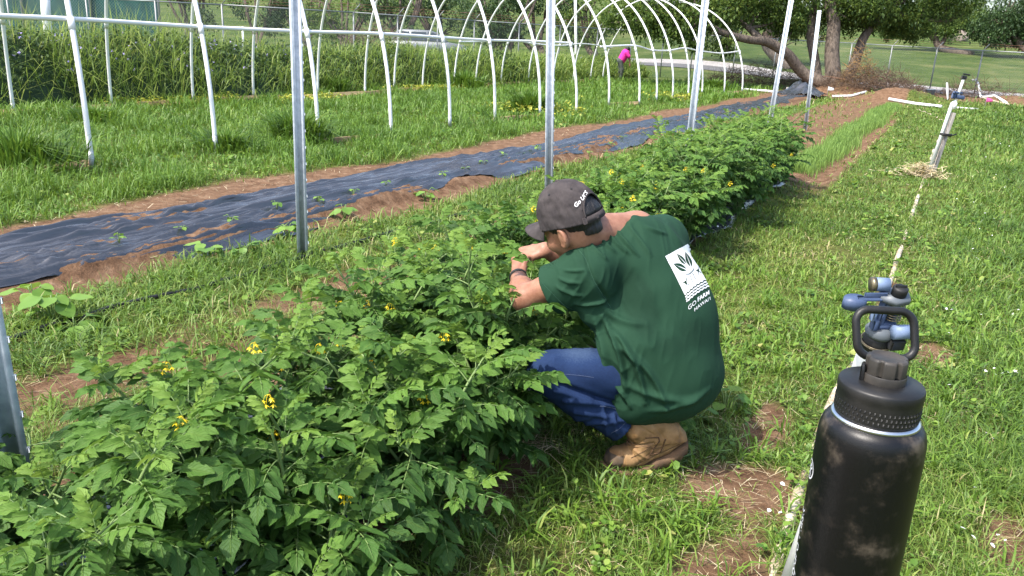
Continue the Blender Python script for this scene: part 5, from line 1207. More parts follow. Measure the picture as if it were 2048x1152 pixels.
# ------------------------------------------------------------------ rank grass tussocks inside the hoop house
def tussock(px, py, r_, h, n, label):
    c = gp(px, py); z = terr(c[0], c[1]); m = MB(); az = rng.uniform(0, 6.28, n); rr = np.abs(rng.normal(0, r_*.5, n))
    P = np.c_[rr*np.cos(az), rr*np.sin(az), np.zeros(n)]; wd = .006+.0011*np.hypot(c[0], c[1])
    blades(m, P, h*rng.uniform(.45, 1.1, n), np.full(n, wd)*rng.uniform(.7, 1.3, n), .75, np.clip(rng.normal(.35, .2, n), 0, .9), az=az+rng.normal(0, .5, n))
    o = m.obj('grass_tussock', M['lush'], smooth=False); o.location = (c[0], c[1], z); tag(o, label, 'grass tussock', 'grass tussocks in the hoop house')
tussock(40, 345, .55, .55, 900, 'big dark grass tussock at the left frame edge'); tussock(598, 285, .42, .52, 900, 'grass tussock at the foot of the third near hoop'); tussock(1062, 225, .42, .55, 700, 'round grass tussock just left of the tall middle post')
tussock(660, 185, .5, .5, 600, 'grass tussock by the back edging board near the hedge'); tussock(930, 178, .6, .6, 600, 'low grass tussock at the hedge foot left of the middle post'); tussock(1425, 178, .8, .45, 600, 'grass tussock under the far hoops near the dirt mounds'); tussock(190, 245, .5, .3, 500, 'low grass tussock between the two nearest hoops')
tussock(985, 915, .09, .22, 22, 'long bladed grass tuft at the foot of the tomato row in front of the boot'); tussock(455, 300, .45, .3, 500, 'low grass tussock beside the second near hoop foot')

def straw_tuft(px, py, n, label):
    c = gp(px, py); m = MB(); az = rng.normal(.3, .9, n); P = np.c_[rng.normal(0, .03, (n, 2)), np.zeros(n)]
    blades(m, P, rng.uniform(.05, .14, n), np.full(n, .0030), 1.25, rng.uniform(.1, 1, n), az=az); o = m.obj('straw_tuft', M['straw'], smooth=False); o.location = (c[0], c[1], terr(c[0], c[1])+.01); tag(o, label, 'dry grass tuft')
straw_tuft(1040, 925, 60, 'pale dry cut grass tuft between the tomato row and the boot')
# ------------------------------------------------------------------ overgrown hedge behind the hoop house
def hedge():
    yy = np.linspace(-4, 40, 180); pr = np.linspace(0, 1, 22)
    Yg, Tg = np.meshgrid(yy, pr, indexing='ij')
    top = 1.20+.25*(fbm(Yg*.35, Yg*0, 5)-.5)+.0*Yg; top = top*(1-.18*sst(11, 15, Yg)-.2*sst(22, 34, Yg))
    Z = top*np.sin(np.pi*Tg)**.55; X = -13.75-.3*np.sin(Yg*.4)-2.6*Tg+.35*(fbm(Yg*1.2, Tg*4, 9)-.5)
    Z = Z+(fbm(Yg*1.5, Tg*6, 15)-.5)*.35*np.sin(np.pi*Tg)
    i = np.arange(179)[:, None]*22; j = np.arange(21)[None]
    m = MB(); m.add(np.stack([X, Yg, Z+terr(X, Yg)-.05], -1), np.stack([i+j, i+j+1, i+23+j, i+22+j], -1).reshape(-1, 4), .15)
    n = 70000; y = rng.uniform(-4, 38, n); t = rng.beta(1.3, 1.6, n)*.75; ii = np.clip(((y+4)/44*179).astype(int), 0, 179); jj = (t*21).astype(int)
    P = np.c_[X[ii, jj], y, Z[ii, jj]+terr(X[ii, jj], y)]+rng.normal(0, .10, (n, 3)); leafy = fbm(y*.35, y*0+3, 33)+.25*(y < 9)-.3*(y > 14)
    k = rng.uniform(0, 1, n) < np.clip((leafy-.25)*2.2, .05, 1); P = P[k]
    disc_leaves(m, P, (.036+.0014*P[:, 1])*rng.uniform(.7, 1.4, len(P)), .7, np.clip(rng.normal(.62, .25, len(P)), 0, 1), .8)
    o = m.obj('hedge_foliage', M['treedark'], smooth=False); tag(o, kind='stuff')
    g = MB(); n = 62000; y = rng.uniform(-4, 40, n); t = rng.uniform(0, .8, n); ii = np.clip(((y+4)/44*179).astype(int), 0, 179); jj = (t*21).astype(int)
    P = np.c_[X[ii, jj]+rng.normal(0, .15, n), y, Z[ii, jj]*rng.uniform(.2, .9, n)+terr(X[ii, jj], y)]
    lf_ = fbm(y*.35, y*0+3, 33)+.25*(y < 9)-.3*(y > 14); k = rng.uniform(0, 1, n) < np.clip(1.25-(lf_-.25)*2.0, .28, 1); P = P[k]; n = len(P)
    blades(g, P, rng.uniform(.3, .9, n)*(1-.32*sst(11, 16, P[:, 1])), .007+.0007*P[:, 1]*rng.uniform(.7, 1.3, n), 1.0, np.clip(rng.normal(.45, .2, n)+(rng.uniform(0, 1, n) < .10)*.3, 0, 1))
    n = 2200; y = rng.uniform(-4, 34, n); ii = np.clip(((y+4)/44*179).astype(int), 0, 179); jj = rng.integers(6, 16, n)
    blades(g, np.c_[X[ii, jj], y, Z[ii, jj]*.8+terr(X[ii, jj], y)], rng.uniform(.6, 1.1, n)*(1-.35*sst(11, 16, y)), np.full(n, .011), .35, rng.uniform(.55, 1, n))
    M['hedge'] = mat('hedge_grass', [(0, (.06, .12, .018)), (.5, (.18, .28, .05)), (1, (.36, .42, .13))], .5, attr='col', trans=.42)
    tag(g.obj('hedge_tall_grass', M['hedge'], smooth=False), kind='stuff')
    f = MB(); n = 160; y = rng.uniform(2, 15, n); ii = np.clip(((y+4)/44*179).astype(int), 0, 179); jj = rng.integers(2, 10, n)
    P = np.c_[X[ii, jj]+.14, y, Z[ii, jj]+.05]+rng.normal(0, .05, (n, 3))
    for q in range(3): disc_leaves(f, P, np.full(n, .035), .8, None, 1.)
    tag(f.obj('purple_blossoms', M['purple'], smooth=False), kind='stuff')
hedge()

# ------------------------------------------------------------------ beyond the plot: road, fence, trees, hill
def dpt(px, d, z=None):
    """ground point seen in column px at distance d along the view"""
    r_ = (px-1024)/FPX; c0, s0 = np.cos(_y), np.sin(_y); fw = d*np.cos(_p); x = np.array([c0, s0])*r_*d+np.array([-s0, c0])*d*1.0
    return np.array([x[0], x[1], terr(x[0], x[1]) if z is None else z])
def ribbon(name, a, b, dz, mt):
    """strip between two lists of ground points"""
    m = MB(); A = bez(a, 60); B = bez(b, 60); W_ = np.linspace(0, 1, 8)
    P = A[:, None]*(1-W_[None, :, None])+B[:, None]*W_[None, :, None]; P[..., 2] = terr(P[..., 0], P[..., 1])+dz
    i = np.arange(59)[:, None]*8; j = np.arange(7)[None]; m.add(P, np.stack([i+j, i+8+j, i+9+j, i+j+1], -1).reshape(-1, 4))
    return tag(m.obj(name, mt), kind='structure')
FEN = [(-260, 27.5, 2.2), (192, 27.5, 2.2), (450, 28.5, 2.2), (700, 30.5, 2.2), (930, 35, 2.2), (1165, 40, 2.2), (1348, 44, 2.2), (1580, 47.5, 2.15), (1812, 40.5, 2.02), (1998, 35.5, 1.93), (2330, 30, 1.9)]
fp = [dpt(a, b) for a, b, _ in FEN]
rd = [(1100, 66), (1230, 60), (1400, 55), (1580, 48), (1812, 40.8), (1998, 36.2), (2330, 30.6), (2700, 26)]
ribbon('road', [dpt(a, b-3.0) for a, b in rd], [dpt(a, b+.2) for a, b in rd], .035, M['asphalt'])
ribbon('road_shoulder', [dpt(a, b+.2) for a, b in rd], [dpt(a, b*(1.07 if a < 1600 else 1.13)+.3) for a, b in rd], .04, M['concrete'])
ribbon('gravel_lane', [dpt(a, b) for a, b in ((600, 48), (680, 50), (760, 53), (860, 57), (900, 60))], [dpt(a, b) for a, b in ((560, 55), (640, 57), (760, 60), (860, 64), (910, 66))], .05, M['concrete'])
def chain_fence():
    P0 = fp[0]; e = empty('chain_link_fence', 'long grey chain-link fence with angled barbed-wire arms along the road', 'fence', None, P0)
    hs = [h for _, _, h in FEN]; rail = np.array([p+[0, 0, h] for p, h in zip(fp, hs)])
    m = MB()
    for a, b in zip(rail[:-1], rail[1:]): tube(m, np.array([a, b])-P0, .024, 8)
    m.obj('top_rail', M['wire'], e)
    dense = np.concatenate([np.linspace(a, b, int(np.linalg.norm(b-a)/3.0)+1, endpoint=False) for a, b in zip(fp[:-1], fp[1:])]+[fp[-1:]])
    hh = np.concatenate([np.linspace(h0, h1, int(np.linalg.norm(b-a)/3.0)+1, endpoint=False) for a, b, h0, h1 in zip(fp[:-1], fp[1:], hs[:-1], hs[1:])]+[hs[-1:]])
    for q, (p, h) in enumerate(zip(dense, hh)):
        g = p.copy(); g[2] = terr(p[0], p[1]); m = MB(); tube(m, np.array([g-[0, 0, .2], g+[0, 0, h+.02]])-P0, .03, 8); o = m.obj('post', M['wire'], e)
        out = np.array([CR[0], CR[1], 0])*.24+[0, 0, .30]; m = MB(); tube(m, np.array([g+[0, 0, h], g+[0, 0, h]+out])-P0, .018, 6); m.obj('barb_arm', M['wire'], o)
    for k in range(3):
        m = MB(); Q = np.array([g+[0, 0, h]+(np.array([CR[0], CR[1], 0])*.24+[0, 0, .30])*(.35+.32*k) for g, h in zip(dense, hh)])-P0; Q2 = np.repeat(Q, 2, 0)[:-1]; Q2[1::2] = (Q[:-1]+Q[1:])/2-[0, 0, .03]; tube(m, Q2, .006, 4); m.obj('barbed_wire', M['rust'], e)
    m = MB()
    for (a, b, h0, h1) in zip(fp[:-1], fp[1:], hs[:-1], hs[1:]):
        L_ = np.linalg.norm((b-a)[:2]); n = int(L_/.09); k = np.arange(-int(2/.09), n)
        for sg in (1, -1):
            s0 = k*.09/L_; s1 = s0+2.0/L_
            if sg < 0: s0, s1 = s1, s0
            c0 = np.clip(s0, 0, 1); c1 = np.clip(s1, 0, 1); z0 = (c0-s0)/(s1-s0); z1 = (c1-s0)/(s1-s0); ok = np.abs(c1-c0) > 1e-4
            c0, c1, z0, z1 = c0[ok], c1[ok], z0[ok], z1[ok]
            A = a+(b-a)*c0[:, None]; B = a+(b-a)*c1[:, None]; A[:, 2] = terr(A[:, 0], A[:, 1])+(h0+(h1-h0)*c0)*z0; B[:, 2] = terr(B[:, 0], B[:, 1])+(h0+(h1-h0)*c1)*z1
            w_ = np.array([0, 0, .0042]); u = (b-a)/L_*.0042; nn_ = len(A)
            V = np.stack([A-u, A+u, B+u, B-u], 1).reshape(-1, 3)-P0; m.add(V, np.arange(nn_)[:, None]*4+np.arange(4))
    m.obj('mesh_panel', M['wire'], e, smooth=False)
chain_fence()
# ---- trees
def crown_leaves(m, c, r, n, size, sq=.75, droop=.3):
    u = rng.normal(0, 1, (n, 3)); u /= np.linalg.norm(u, axis=1)[:, None]; rad = rng.uniform(.25, 1, n)**.45
    # gather into sprays so that gaps stay open
    ns = max(6, n//26); sc_ = rng.normal(0, 1, (ns, 3)); sc_ /= np.linalg.norm(sc_, axis=1)[:, None]; sc_ *= (rng.uniform(.3, 1, ns)**.5)[:, None]
    P = sc_[rng.integers(0, ns, n)]+rng.normal(0, .16, (n, 3)); P = np.where((rng.uniform(0, 1, n) < .85)[:, None], P, u*rad[:, None])
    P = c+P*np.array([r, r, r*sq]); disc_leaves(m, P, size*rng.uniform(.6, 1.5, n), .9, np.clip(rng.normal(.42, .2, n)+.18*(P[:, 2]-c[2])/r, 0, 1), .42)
def tree(label, cat, base, limbs, crowns, leafm, size, group=None, nm='tree', dens=1.0):
    base = np.asarray(base, float); e = empty(nm, label, cat, group, base); tr = MB(); lf = MB()
    for kk_, (pts, r0, r1) in enumerate(limbs):
        if kk_ == 0 or nm != 'tree': pts = [base-[0, 0, .1]]+list(pts[1:])
        Q = bez(pts, 26); Q = Q+.14*r0*np.c_[np.sin(np.arange(26)*.55+r0*20), np.cos(np.arange(26)*.45), np.zeros(26)]; tube(tr, Q-base, np.linspace(r0, r1, 26), 9)
    allq = np.concatenate([bez(p, 14)[5:] for p, _, _ in limbs]) if limbs else base[None]
    for c, r, n in crowns:
        c = np.asarray(c, float); crown_leaves(lf, c-base, r, int(n*dens), size)
        j = allq[np.argmin(np.linalg.norm(allq-c, axis=1))]
        for q in range(4):
            t = c+rng.normal(0, .4, 3)*r; tube(tr, bez([j, (j+t)/2+rng.normal(0, .12, 3)*r, t], 8)-base, np.linspace(.05, .012, 8)*min(2, max(.6, r)), 5)
    if limbs: tr.obj('trunk', M['bark'], e)
    lf.obj('crown', leafm, e, smooth=False); return e
a_ = lambda *q: [at(x, y, d) for x, y, d in q]
b1 = dpt(1655, 33.2)
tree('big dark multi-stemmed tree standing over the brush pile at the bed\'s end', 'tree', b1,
     [(a_((1648, 190, 33.2), (1610, 150, 33), (1575, 108, 32.6), (1535, 84, 32.2), (1490, 78, 31.8), (1440, 62, 31.4), (1400, 35, 31.2)), .27, .10), (a_((1530, 86, 32.2), (1500, 60, 32.5), (1470, 30, 32.8), (1420, -20, 33)), .16, .05),
      (a_((1640, 185, 33.4), (1628, 120, 33.6), (1622, 60, 33.8), (1628, 0, 34), (1610, -90, 34.2)), .22, .14), (a_((1662, 190, 33.2), (1666, 120, 33.2), (1665, 50, 33.2), (1660, -20, 33.2), (1680, -130, 33.4)), .34, .20),
      (a_((1685, 180, 33.6), (1710, 120, 33.8), (1735, 65, 34), (1775, 20, 34.3), (1830, -15, 34.5)), .24, .12), (a_((1760, 35, 34.2), (1800, 30, 34.6), (1850, 40, 35), (1900, 42, 35.4)), .11, .04)],
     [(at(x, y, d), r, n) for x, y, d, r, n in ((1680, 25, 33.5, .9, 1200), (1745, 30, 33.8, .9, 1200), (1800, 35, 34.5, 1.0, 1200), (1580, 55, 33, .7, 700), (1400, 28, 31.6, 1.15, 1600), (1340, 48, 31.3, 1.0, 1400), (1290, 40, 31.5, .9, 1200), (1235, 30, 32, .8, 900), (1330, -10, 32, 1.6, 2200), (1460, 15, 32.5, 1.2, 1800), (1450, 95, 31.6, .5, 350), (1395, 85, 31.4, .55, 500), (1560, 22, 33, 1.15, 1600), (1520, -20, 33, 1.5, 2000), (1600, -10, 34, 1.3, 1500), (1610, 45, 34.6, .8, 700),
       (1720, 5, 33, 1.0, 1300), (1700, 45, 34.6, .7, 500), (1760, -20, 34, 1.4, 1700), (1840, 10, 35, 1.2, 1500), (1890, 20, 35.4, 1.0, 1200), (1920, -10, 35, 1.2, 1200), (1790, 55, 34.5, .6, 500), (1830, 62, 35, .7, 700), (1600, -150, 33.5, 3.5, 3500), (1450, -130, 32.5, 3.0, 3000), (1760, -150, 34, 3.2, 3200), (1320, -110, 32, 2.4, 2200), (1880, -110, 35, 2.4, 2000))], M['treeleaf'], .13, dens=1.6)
b2 = dpt(1545, 56)
tree('dark shade tree standing on the lawn left behind the big tree', 'tree', b2, [(a_((1546, 122, 55), (1540, 95, 55), (1538, 50, 55), (1530, 0, 55)), .55, .3), (a_((1540, 95, 55), (1565, 60, 55), (1590, 20, 55)), .25, .12), (a_((1540, 100, 55), (1510, 60, 55), (1490, 15, 55)), .25, .1)],
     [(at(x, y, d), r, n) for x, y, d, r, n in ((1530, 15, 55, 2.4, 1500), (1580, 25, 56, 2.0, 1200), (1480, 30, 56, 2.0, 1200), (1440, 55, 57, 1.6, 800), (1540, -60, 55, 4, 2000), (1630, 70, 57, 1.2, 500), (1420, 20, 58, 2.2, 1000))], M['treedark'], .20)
b3 = dpt(1880, 82)
tree('small spreading tree alone on the lawn right of the big tree', 'tree', b3, [(a_((1882, 118, 80), (1880, 95, 80), (1872, 75, 80), (1862, 45, 80)), .42, .2), (a_((1880, 92, 80), (1895, 70, 80), (1920, 48, 80)), .26, .1), (a_((1866, 80, 80), (1840, 40, 80), (1815, 20, 80)), .18, .07)],
     [(at(x, y, d), r, n) for x, y, d, r, n in ((1830, 40, 80, 1.7, 1200), (1870, 22, 80, 1.8, 1300), (1915, 38, 80, 1.7, 1200), (1955, 45, 80, 1.4, 900), (1800, 60, 80, 1.1, 600), (1780, 68, 80, .9, 400), (1880, -15, 80, 2.0, 1000), (1940, 10, 82, 1.4, 700), (1850, 55, 80, 1.2, 900), (1900, 58, 79, 1.1, 800), (1760, 45, 80, 1.5, 900))], M['treeleaf'], .20, dens=1.7)
b4 = dpt(2010, 78)
tree('bluish dark tree at the upper right frame corner', 'tree', b4, [(a_((2030, 108, 76), (2025, 70, 76), (2010, 30, 76)), .4, .2), (a_((2026, 75, 76), (2050, 40, 76), (2080, 0, 76)), .25, .1)],
     [(at(x, y, d), r, n) for x, y, d, r, n in ((2000, 48, 76, 2.2, 1500), (2040, 60, 76, 2.0, 1400), (1965, 62, 77, 1.4, 800), (2030, 20, 76, 2.2, 1300), (2085, 30, 76, 2.6, 1300), (1990, 78, 75, 1.2, 600), (2060, 75, 76, 1.8, 900))], M['treedark'], .24, dens=1.6)
# ragged thicket trees beyond the fence, behind the hoop house
for q, (px, d, s, lb) in enumerate([(392, 60, 1.0, 'dark thin-stemmed thicket tree by the teal windscreen'), (515, 66, .8, 'dark thicket tree between the teal windscreen and the bright lawn'), (690, 62, 1.0, 'thicket tree left of the parked car'), (800, 60, 1.2, 'many-stemmed thicket tree above the parked car'), (890, 64, 1.0, 'thicket tree right of the parked car'), (1000, 60, 1.15, 'dark thicket tree left of the tall middle post'), (1075, 62, 1.2, 'dark thicket tree right behind the tall middle post'), (1180, 60, .9, 'pale green thicket tree behind the white pole'), (610, 70, .8, 'thicket tree over the bright lawn at the upper left')]):
    b = dpt(px, d); y0 = proj(b)[1]; L_ = []; C_ = []
    for k in range(5):
        dx = rng.uniform(-50, 50)*s; L_.append((a_((px+rng.uniform(-8, 8), y0, d), (px+dx*.4, y0-30*s, d), (px+dx, y0-75*s, d), (px+dx*1.5, y0-130*s, d)), .17*s, .06))
    for k in range(6): C_.append((at(px+rng.uniform(-60, 60)*s, y0-rng.uniform(45, 135)*s, d+rng.uniform(-2, 2)), rng.uniform(1.0, 1.9)*s, int(520*s)))
    tree(lb, 'tree', b, L_, C_, M['treeleaf'] if q in (7, 2) else M['treedark'], .21, 'thicket trees beyond the fence', 'thicket_tree')
# hillside bushes
for q, (px, d, r) in enumerate([(1815, 100, 1.6), (1835, 104, 1.4), (1770, 120, 1.6), (1720, 130, 2.0), (1990, 112, 1.8), (2035, 105, 1.6), (1690, 150, 2.4), (1640, 140, 2.0), (1760, 175, 2.6), (1940, 170, 3.0), (1875, 190, 3.4), (2020, 180, 3.2), (1960, 240, 5), (1860, 260, 5), (1790, 250, 4.5), (560, 150, 3), (650, 140, 3.4), (480, 160, 3.5), (1430, 150, 3.2), (1350, 130, 2.6), (1230, 120, 2.6), (930, 140, 3.2), (760, 150, 3.0)]):
    b = dpt(px, d); m = MB(); crown_leaves(m, np.array([0, 0, r*.55]), r, 700, .10*r+.05); o = m.obj('hillside_bush', M['treeleaf'] if q % 3 else M['treedark'], smooth=False); o.location = b
    tag(o, 'rounded green bush scattered on the hillside beyond the road', 'bush', 'bushes on the hillside')
# long dark brush along the fence behind the hoop house
def brush(name, c, rx, ry, h, n, label, col, ln=.5, wd=.012, mt=None, group=None):
    m = MB(); az = rng.uniform(0, 6.28, n); rr = np.sqrt(rng.uniform(0, 1, n)); P = np.c_[rx*rr*np.cos(az), ry*rr*np.sin(az), h*(1-rr**2)*rng.uniform(.05, 1, n)]
    for p in P:
        d = rng.normal(0, 1, 3); d[2] = abs(d[2])*.55; d /= np.linalg.norm(d); k = ln*rng.uniform(.4, 1.3); tube(m, np.array([p, p+d*k*.5+rng.normal(0, .04, 3), p+d*k+rng.normal(0, .08, 3)]), [wd, wd*.7, wd*.3], 4, cap=False, a=np.clip(rng.normal(col, .15), 0, 1))
    o = m.obj(name, mt or M['brush']); o.location = [float(v) for v in c]; return tag(o, label, 'brush', group)
brush('brush_pile', dpt(1695, 31.6), 1.9, 1.2, .85, 1500, 'pile of dead brown cut branches heaped at the big tree\'s foot', .40, .45, .008)
brush('brush_pile', dpt(1672, 31.9), .7, .7, 1.55, 420, 'rusty orange dried foliage heap leaning on the big trunk', .85, .28, .011)
brush('brush_pile', dpt(1905, 32.6), 1.6, .8, .75, 420, 'thin tangle of dead twigs beside the small white pipes at the fence', .35, .5, .008)
brush('brush_pile', dpt(1490, 37), 2.6, 1.2, .95, 1100, 'long low heap of dark dead brush left of the big tree', .22, .5, .008)
brush('brush_pile', dpt(745, 38), 3.2, 1.0, 1.9, 800, 'brown dead reeds standing behind the fence beside the car', .45, .9, .016)
m = MB(); tube(m, bez(a_((1752, 150, 33), (1772, 158, 33), (1785, 172, 33), (1790, 186, 33)), 20), np.linspace(.03, .06, 20), 7); tag(m.obj('bent_branch', M['bark']), 'bare bent dark branch sticking out of the brush pile', 'branch')
# boulder on the hill
def boulder(px, d, sx, sy, sz, label, seed):
    n = 28; th, ph = np.meshgrid(np.linspace(0, 2*np.pi, n, endpoint=False), np.linspace(0, np.pi, 16), indexing='ij'); D = np.stack([np.cos(th)*np.sin(ph), np.sin(th)*np.sin(ph), np.cos(ph)], -1)
    q = np.max(np.abs(D@np.linalg.qr(np.random.default_rng(seed).normal(size=(3, 3)))[0]), -1); r = .8/q*.6+.4; r = r*(1+.12*(fbm(D[..., 0]*2+seed, D[..., 1]*2+D[..., 2]*2, seed)-.5))
    i = np.arange(n)[:, None]; j = np.arange(15)[None]; i2 = (i+1) % n; m = MB(); R = rotz(_y); m.add((D*r[..., None]*[sx, sy, sz]).reshape(-1, 3)@R.T, np.stack([i*16+j, i*16+j+1, i2*16+j+1, i2*16+j], -1).reshape(-1, 4)); o = m.obj('boulder', M['rock'], smooth=False); b = dpt(px, d); o.location = (b[0], b[1], b[2]+sz*.3); tag(o, label, 'boulder')
boulder(1938, 100, 2.4, 1.4, 1.5, 'big grey-brown boulder on the slope at the upper right', 4)
boulder(1848, 108, 1.2, 1.0, 1.0, 'smaller boulder left of the big one on the slope', 8)
# ---- parked car behind the fence
def car():
    b = dpt(838, 44); zt = CH+14*43/1593.; b[2] = zt-1.62; e = empty('parked_car', 'silver estate car parked beyond the fence, half hidden by grass', 'car', None, b, 0)
    fx = CR*[1, 1, 0]; fx /= np.linalg.norm(fx); fy = np.array([-fx[1], fx[0], 0]); R = np.stack([fx, fy, [0, 0, 1.]], 1)
    paint = mat('silver_paint', (.26, .275, .285), .3, metal=.4); glass = mat('car_glass', (.035, .045, .05), .08, spec=.8)
    side = np.array([(-2.1, .35), (-2.15, .75), (-2.0, .98), (-1.45, 1.03), (1.15, 1.03), (2.0, .92), (2.15, .65), (2.1, .35)])
    roof = np.array([(-1.75, 1.03), (-1.45, 1.52), (-1.1, 1.60), (.15, 1.60), (.45, 1.52), (1.15, 1.03)])
    def slab(p, w0, w1, a, z0): 
        n = len(p); V = []
        for sg in (-1, 1): V += [(x, sg*(w0+(w1-w0)*np.clip((z-z0)/.5, 0, 1)), z) for x, z in p]
        m = MB(); V = np.array(V)@R.T; k = np.arange(n); kk = (k+1) % n; m.add(V, np.c_[k, kk, kk+n, k+n]); c = V[:n].mean(0); c2 = V[n:].mean(0); b0 = m.n; m.add([c, c2], np.zeros((0, 3), int)); m.more(np.c_[kk, k, np.full(n, b0)]); m.more(np.c_[k+n, kk+n, np.full(n, b0+1)]); return m
    slab(side, .84, .84, 0, 0).obj('body', paint, e); slab(roof, .80, .62, 0, 1.03).obj('cabin', paint, e)
    for x0, x1, t0, t1 in ((-1.52, -.78, -1.30, -.78), (-.70, .12, -.70, .08), (.20, .98, .16, .46)):
        for sg in (-1, 1):
            m = MB(); V = np.array([(x0, sg*.806, 1.08), (x1, sg*.806, 1.08), (t1, sg*.672, 1.50), (t0, sg*.672, 1.50)]); V[:, 1] += sg*.012; m.add(V@R.T, [[0, 1, 2, 3]]); m.obj('window', glass, e, smooth=False)
    m = MB(); V = np.array([(1.10, -.72, 1.07), (1.10, .72, 1.07), (.50, .58, 1.50), (.50, -.58, 1.50)])+[.03, 0, .02]; m.add(V@R.T, [[0, 1, 2, 3]]); m.obj('windscreen', glass, e, smooth=False)
    for x in (-1.3, 1.35):
        for sg in (-1, 1):
            m = MB(); tube(m, np.array([(x, sg*.70, .32), (x, sg*.87, .32)])@R.T, .32, 20); wl = m.obj('wheel', M['rubber'], e); m = MB(); tube(m, np.array([(x, sg*.86, .32), (x, sg*.885, .32)])@R.T, .19, 16); m.obj('rim', M['wire'], wl)
    for sg in (-1, 1):
        m = MB(); box(m, R@np.array([2.10, sg*.62, .72]), (.08, .3, .14), R, bev=.02); m.obj('headlight', mat('lamp_glass', (.7, .72, .74), .15), e)
        m = MB(); box(m, R@np.array([-2.10, sg*.68, .80]), (.08, .2, .2), R, bev=.02); m.obj('tail_light', mat('red_lamp', (.4, .02, .02), .3), e)
car()
# ---- stooping worker in pink far behind the hoops
def worker():
    b = dpt(1217, 38.5); S = FPX/38.5; Wk = lambda dx, z, dd=0: b+CR*[1, 1, 0]*dx+np.array([0, 0, z])+CF*[1, 1, 0]*dd
    f = Field(None, None, .02); f.ell(Wk(.20, 1.30, .0), np.eye(3), (.10, .10, .12), .03); f.cone(Wk(.12, 1.22), Wk(.20, 1.30), .06, .06, .04); f.cone(Wk(.30, .98), Wk(.32, .62, -.1), .042, .03, .03); f.cone(Wk(.16, 1.16, .2), Wk(.33, .85, .2), .05, .04, .03); f.cone(Wk(.33, .85, .2), Wk(.36, .6, .1), .04, .03, .03); f.cone(Wk(.12, 1.18, -.2), Wk(.3, .98), .055, .042, .03)
    for s in (0, .05, -.05): f.cone(Wk(.32+s*.3, .62, -.1+s), Wk(.34+s*.3, .52, -.1+s), .013, .010, .008); f.cone(Wk(.36+s*.3, .6, .1+s), Wk(.38+s*.3, .5, .1+s), .013, .010, .008)
    f.cone(Wk(-.05, .8), Wk(.1, 1.15), .12, .12, .05); V, F = f.fix().mesh(); m = MB(); m.add(V, F); p = m.obj('person', SKIN); tag(p, 'distant worker in a bright pink shirt stooping beside the farther hoop house', 'person')
    pk = mat('pink_shirt', [(.3, (.62, .015, .24)), (.7, (.80, .04, .36))], .8, scale=9)
    f = Field(None, None, .02); f.cone(Wk(-.06, .85), Wk(.10, 1.15), .19, .20, .08); f.cone(Wk(.10, 1.17, -.18), Wk(.24, 1.02, -.22), .085, .075, .04); f.cone(Wk(.12, 1.15, .18), Wk(.24, 1.02, .2), .085, .075, .04); V, F = f.fix().mesh(); m = MB(); m.add(V, F); m.obj('shirt', pk, p)
    gy = mat('grey_trousers', [(.3, (.055, .065, .06)), (.7, (.10, .115, .105))], .9, scale=6)
    f = Field(None, None, .02); f.ell(Wk(-.10, .82), np.eye(3), (.18, .19, .17), .05); f.cone(Wk(-.10, .78, -.10), Wk(-.02, .42, -.12), .10, .085, .04); f.cone(Wk(-.02, .42, -.12), Wk(-.06, .06, -.12), .085, .07, .03); f.cone(Wk(-.12, .78, .10), Wk(-.08, .42, .14), .10, .085, .04); f.cone(Wk(-.08, .42, .14), Wk(-.14, .06, .14), .085, .07, .03); V, F = f.fix().mesh(); m = MB(); m.add(V, F); m.obj('trousers', gy, p)
    for dx, dd in ((-.02, -.12), (-.10, .14)): m = MB(); tube(m, np.array([Wk(dx-.08, .05, dd), Wk(dx+.02, .06, dd), Wk(dx+.12, .04, dd)]), [.045, .055, .035], 8); m.obj('shoe', M['rubber'], p)
    f = Field(None, None, .02); f.ell(Wk(.18, 1.34), np.eye(3), (.12, .12, .11), .02); V, F = f.fix().mesh(); m = MB(); m.add(V, F); m.obj('cap', M['rubber'], p)
worker()
# ---- teal windscreen at the upper left
b0, b1_ = dpt(-320, 36), dpt(332, 36); e = empty('windscreen_fence', 'dark teal windscreen fence at the upper left corner', 'fence', None, b0)
d = (b1_-b0)*[1, 1, 0]; L_ = np.linalg.norm(d); d /= L_; nn_ = np.cross(d, [0, 0, 1.]); nx, nz = 90, 20; u, v = np.meshgrid(np.linspace(0, L_, nx), np.linspace(.3, 5.2, nz), indexing='ij')
P = u[..., None]*d+v[..., None]*np.array([0, 0, 1.])+(.03*np.sin(u*9+v)+.05*fbm(u*2, v*2, 3))[..., None]*nn_; i = np.arange(nx-1)[:, None]*nz; j = np.arange(nz-1)[None]
m = MB(); m.add(P, np.stack([i+j, i+nz+j, i+nz+j+1, i+j+1], -1).reshape(-1, 4)); o = m.obj('screen_panel', M['screen'], e); md = o.modifiers.new('s', 'SOLIDIFY'); md.thickness = .004
for q in range(6): m = MB(); tube(m, np.array([d*L_*q/5+nn_*.12-[0, 0, .2], d*L_*q/5+nn_*.12+[0, 0, 5.3]]), .05, 8); m.obj('post', M['wire'], e)
def pole(px, y0, y1, d, r, label, nm='marker_stake', mt=None):
    b = at(px, y1, d); t = onray(px-2, y0, b); m = MB(); g = b.copy(); g[2] = min(terr(b[0], b[1]), b[2]); tube(m, np.array([g, b, t]) if b[2]-g[2] > .02 else np.array([g, t]), r, 10); box(m, t, (r*2.2, r*2.2, r*.8), bev=r*.2); return tag(m.obj(nm, mt or M['pvc']), label, 'pole')
pole(1152, -60, 96, 37, .065, 'tall white pole standing behind the break between the two hoop houses', 'white_pole')
pole(487, 54, 97, 19, .022, 'short thin white stake on top of the hedge beside the third hoop')
pole(92, -20, 32, 25, .14, 'thick white pole at the upper left in front of the teal windscreen', 'white_pole', M['white'])
pole(1896, 166, 214, 28, .03, 'small upright white pipe beside the far leaning riser', 'pipe_stub')
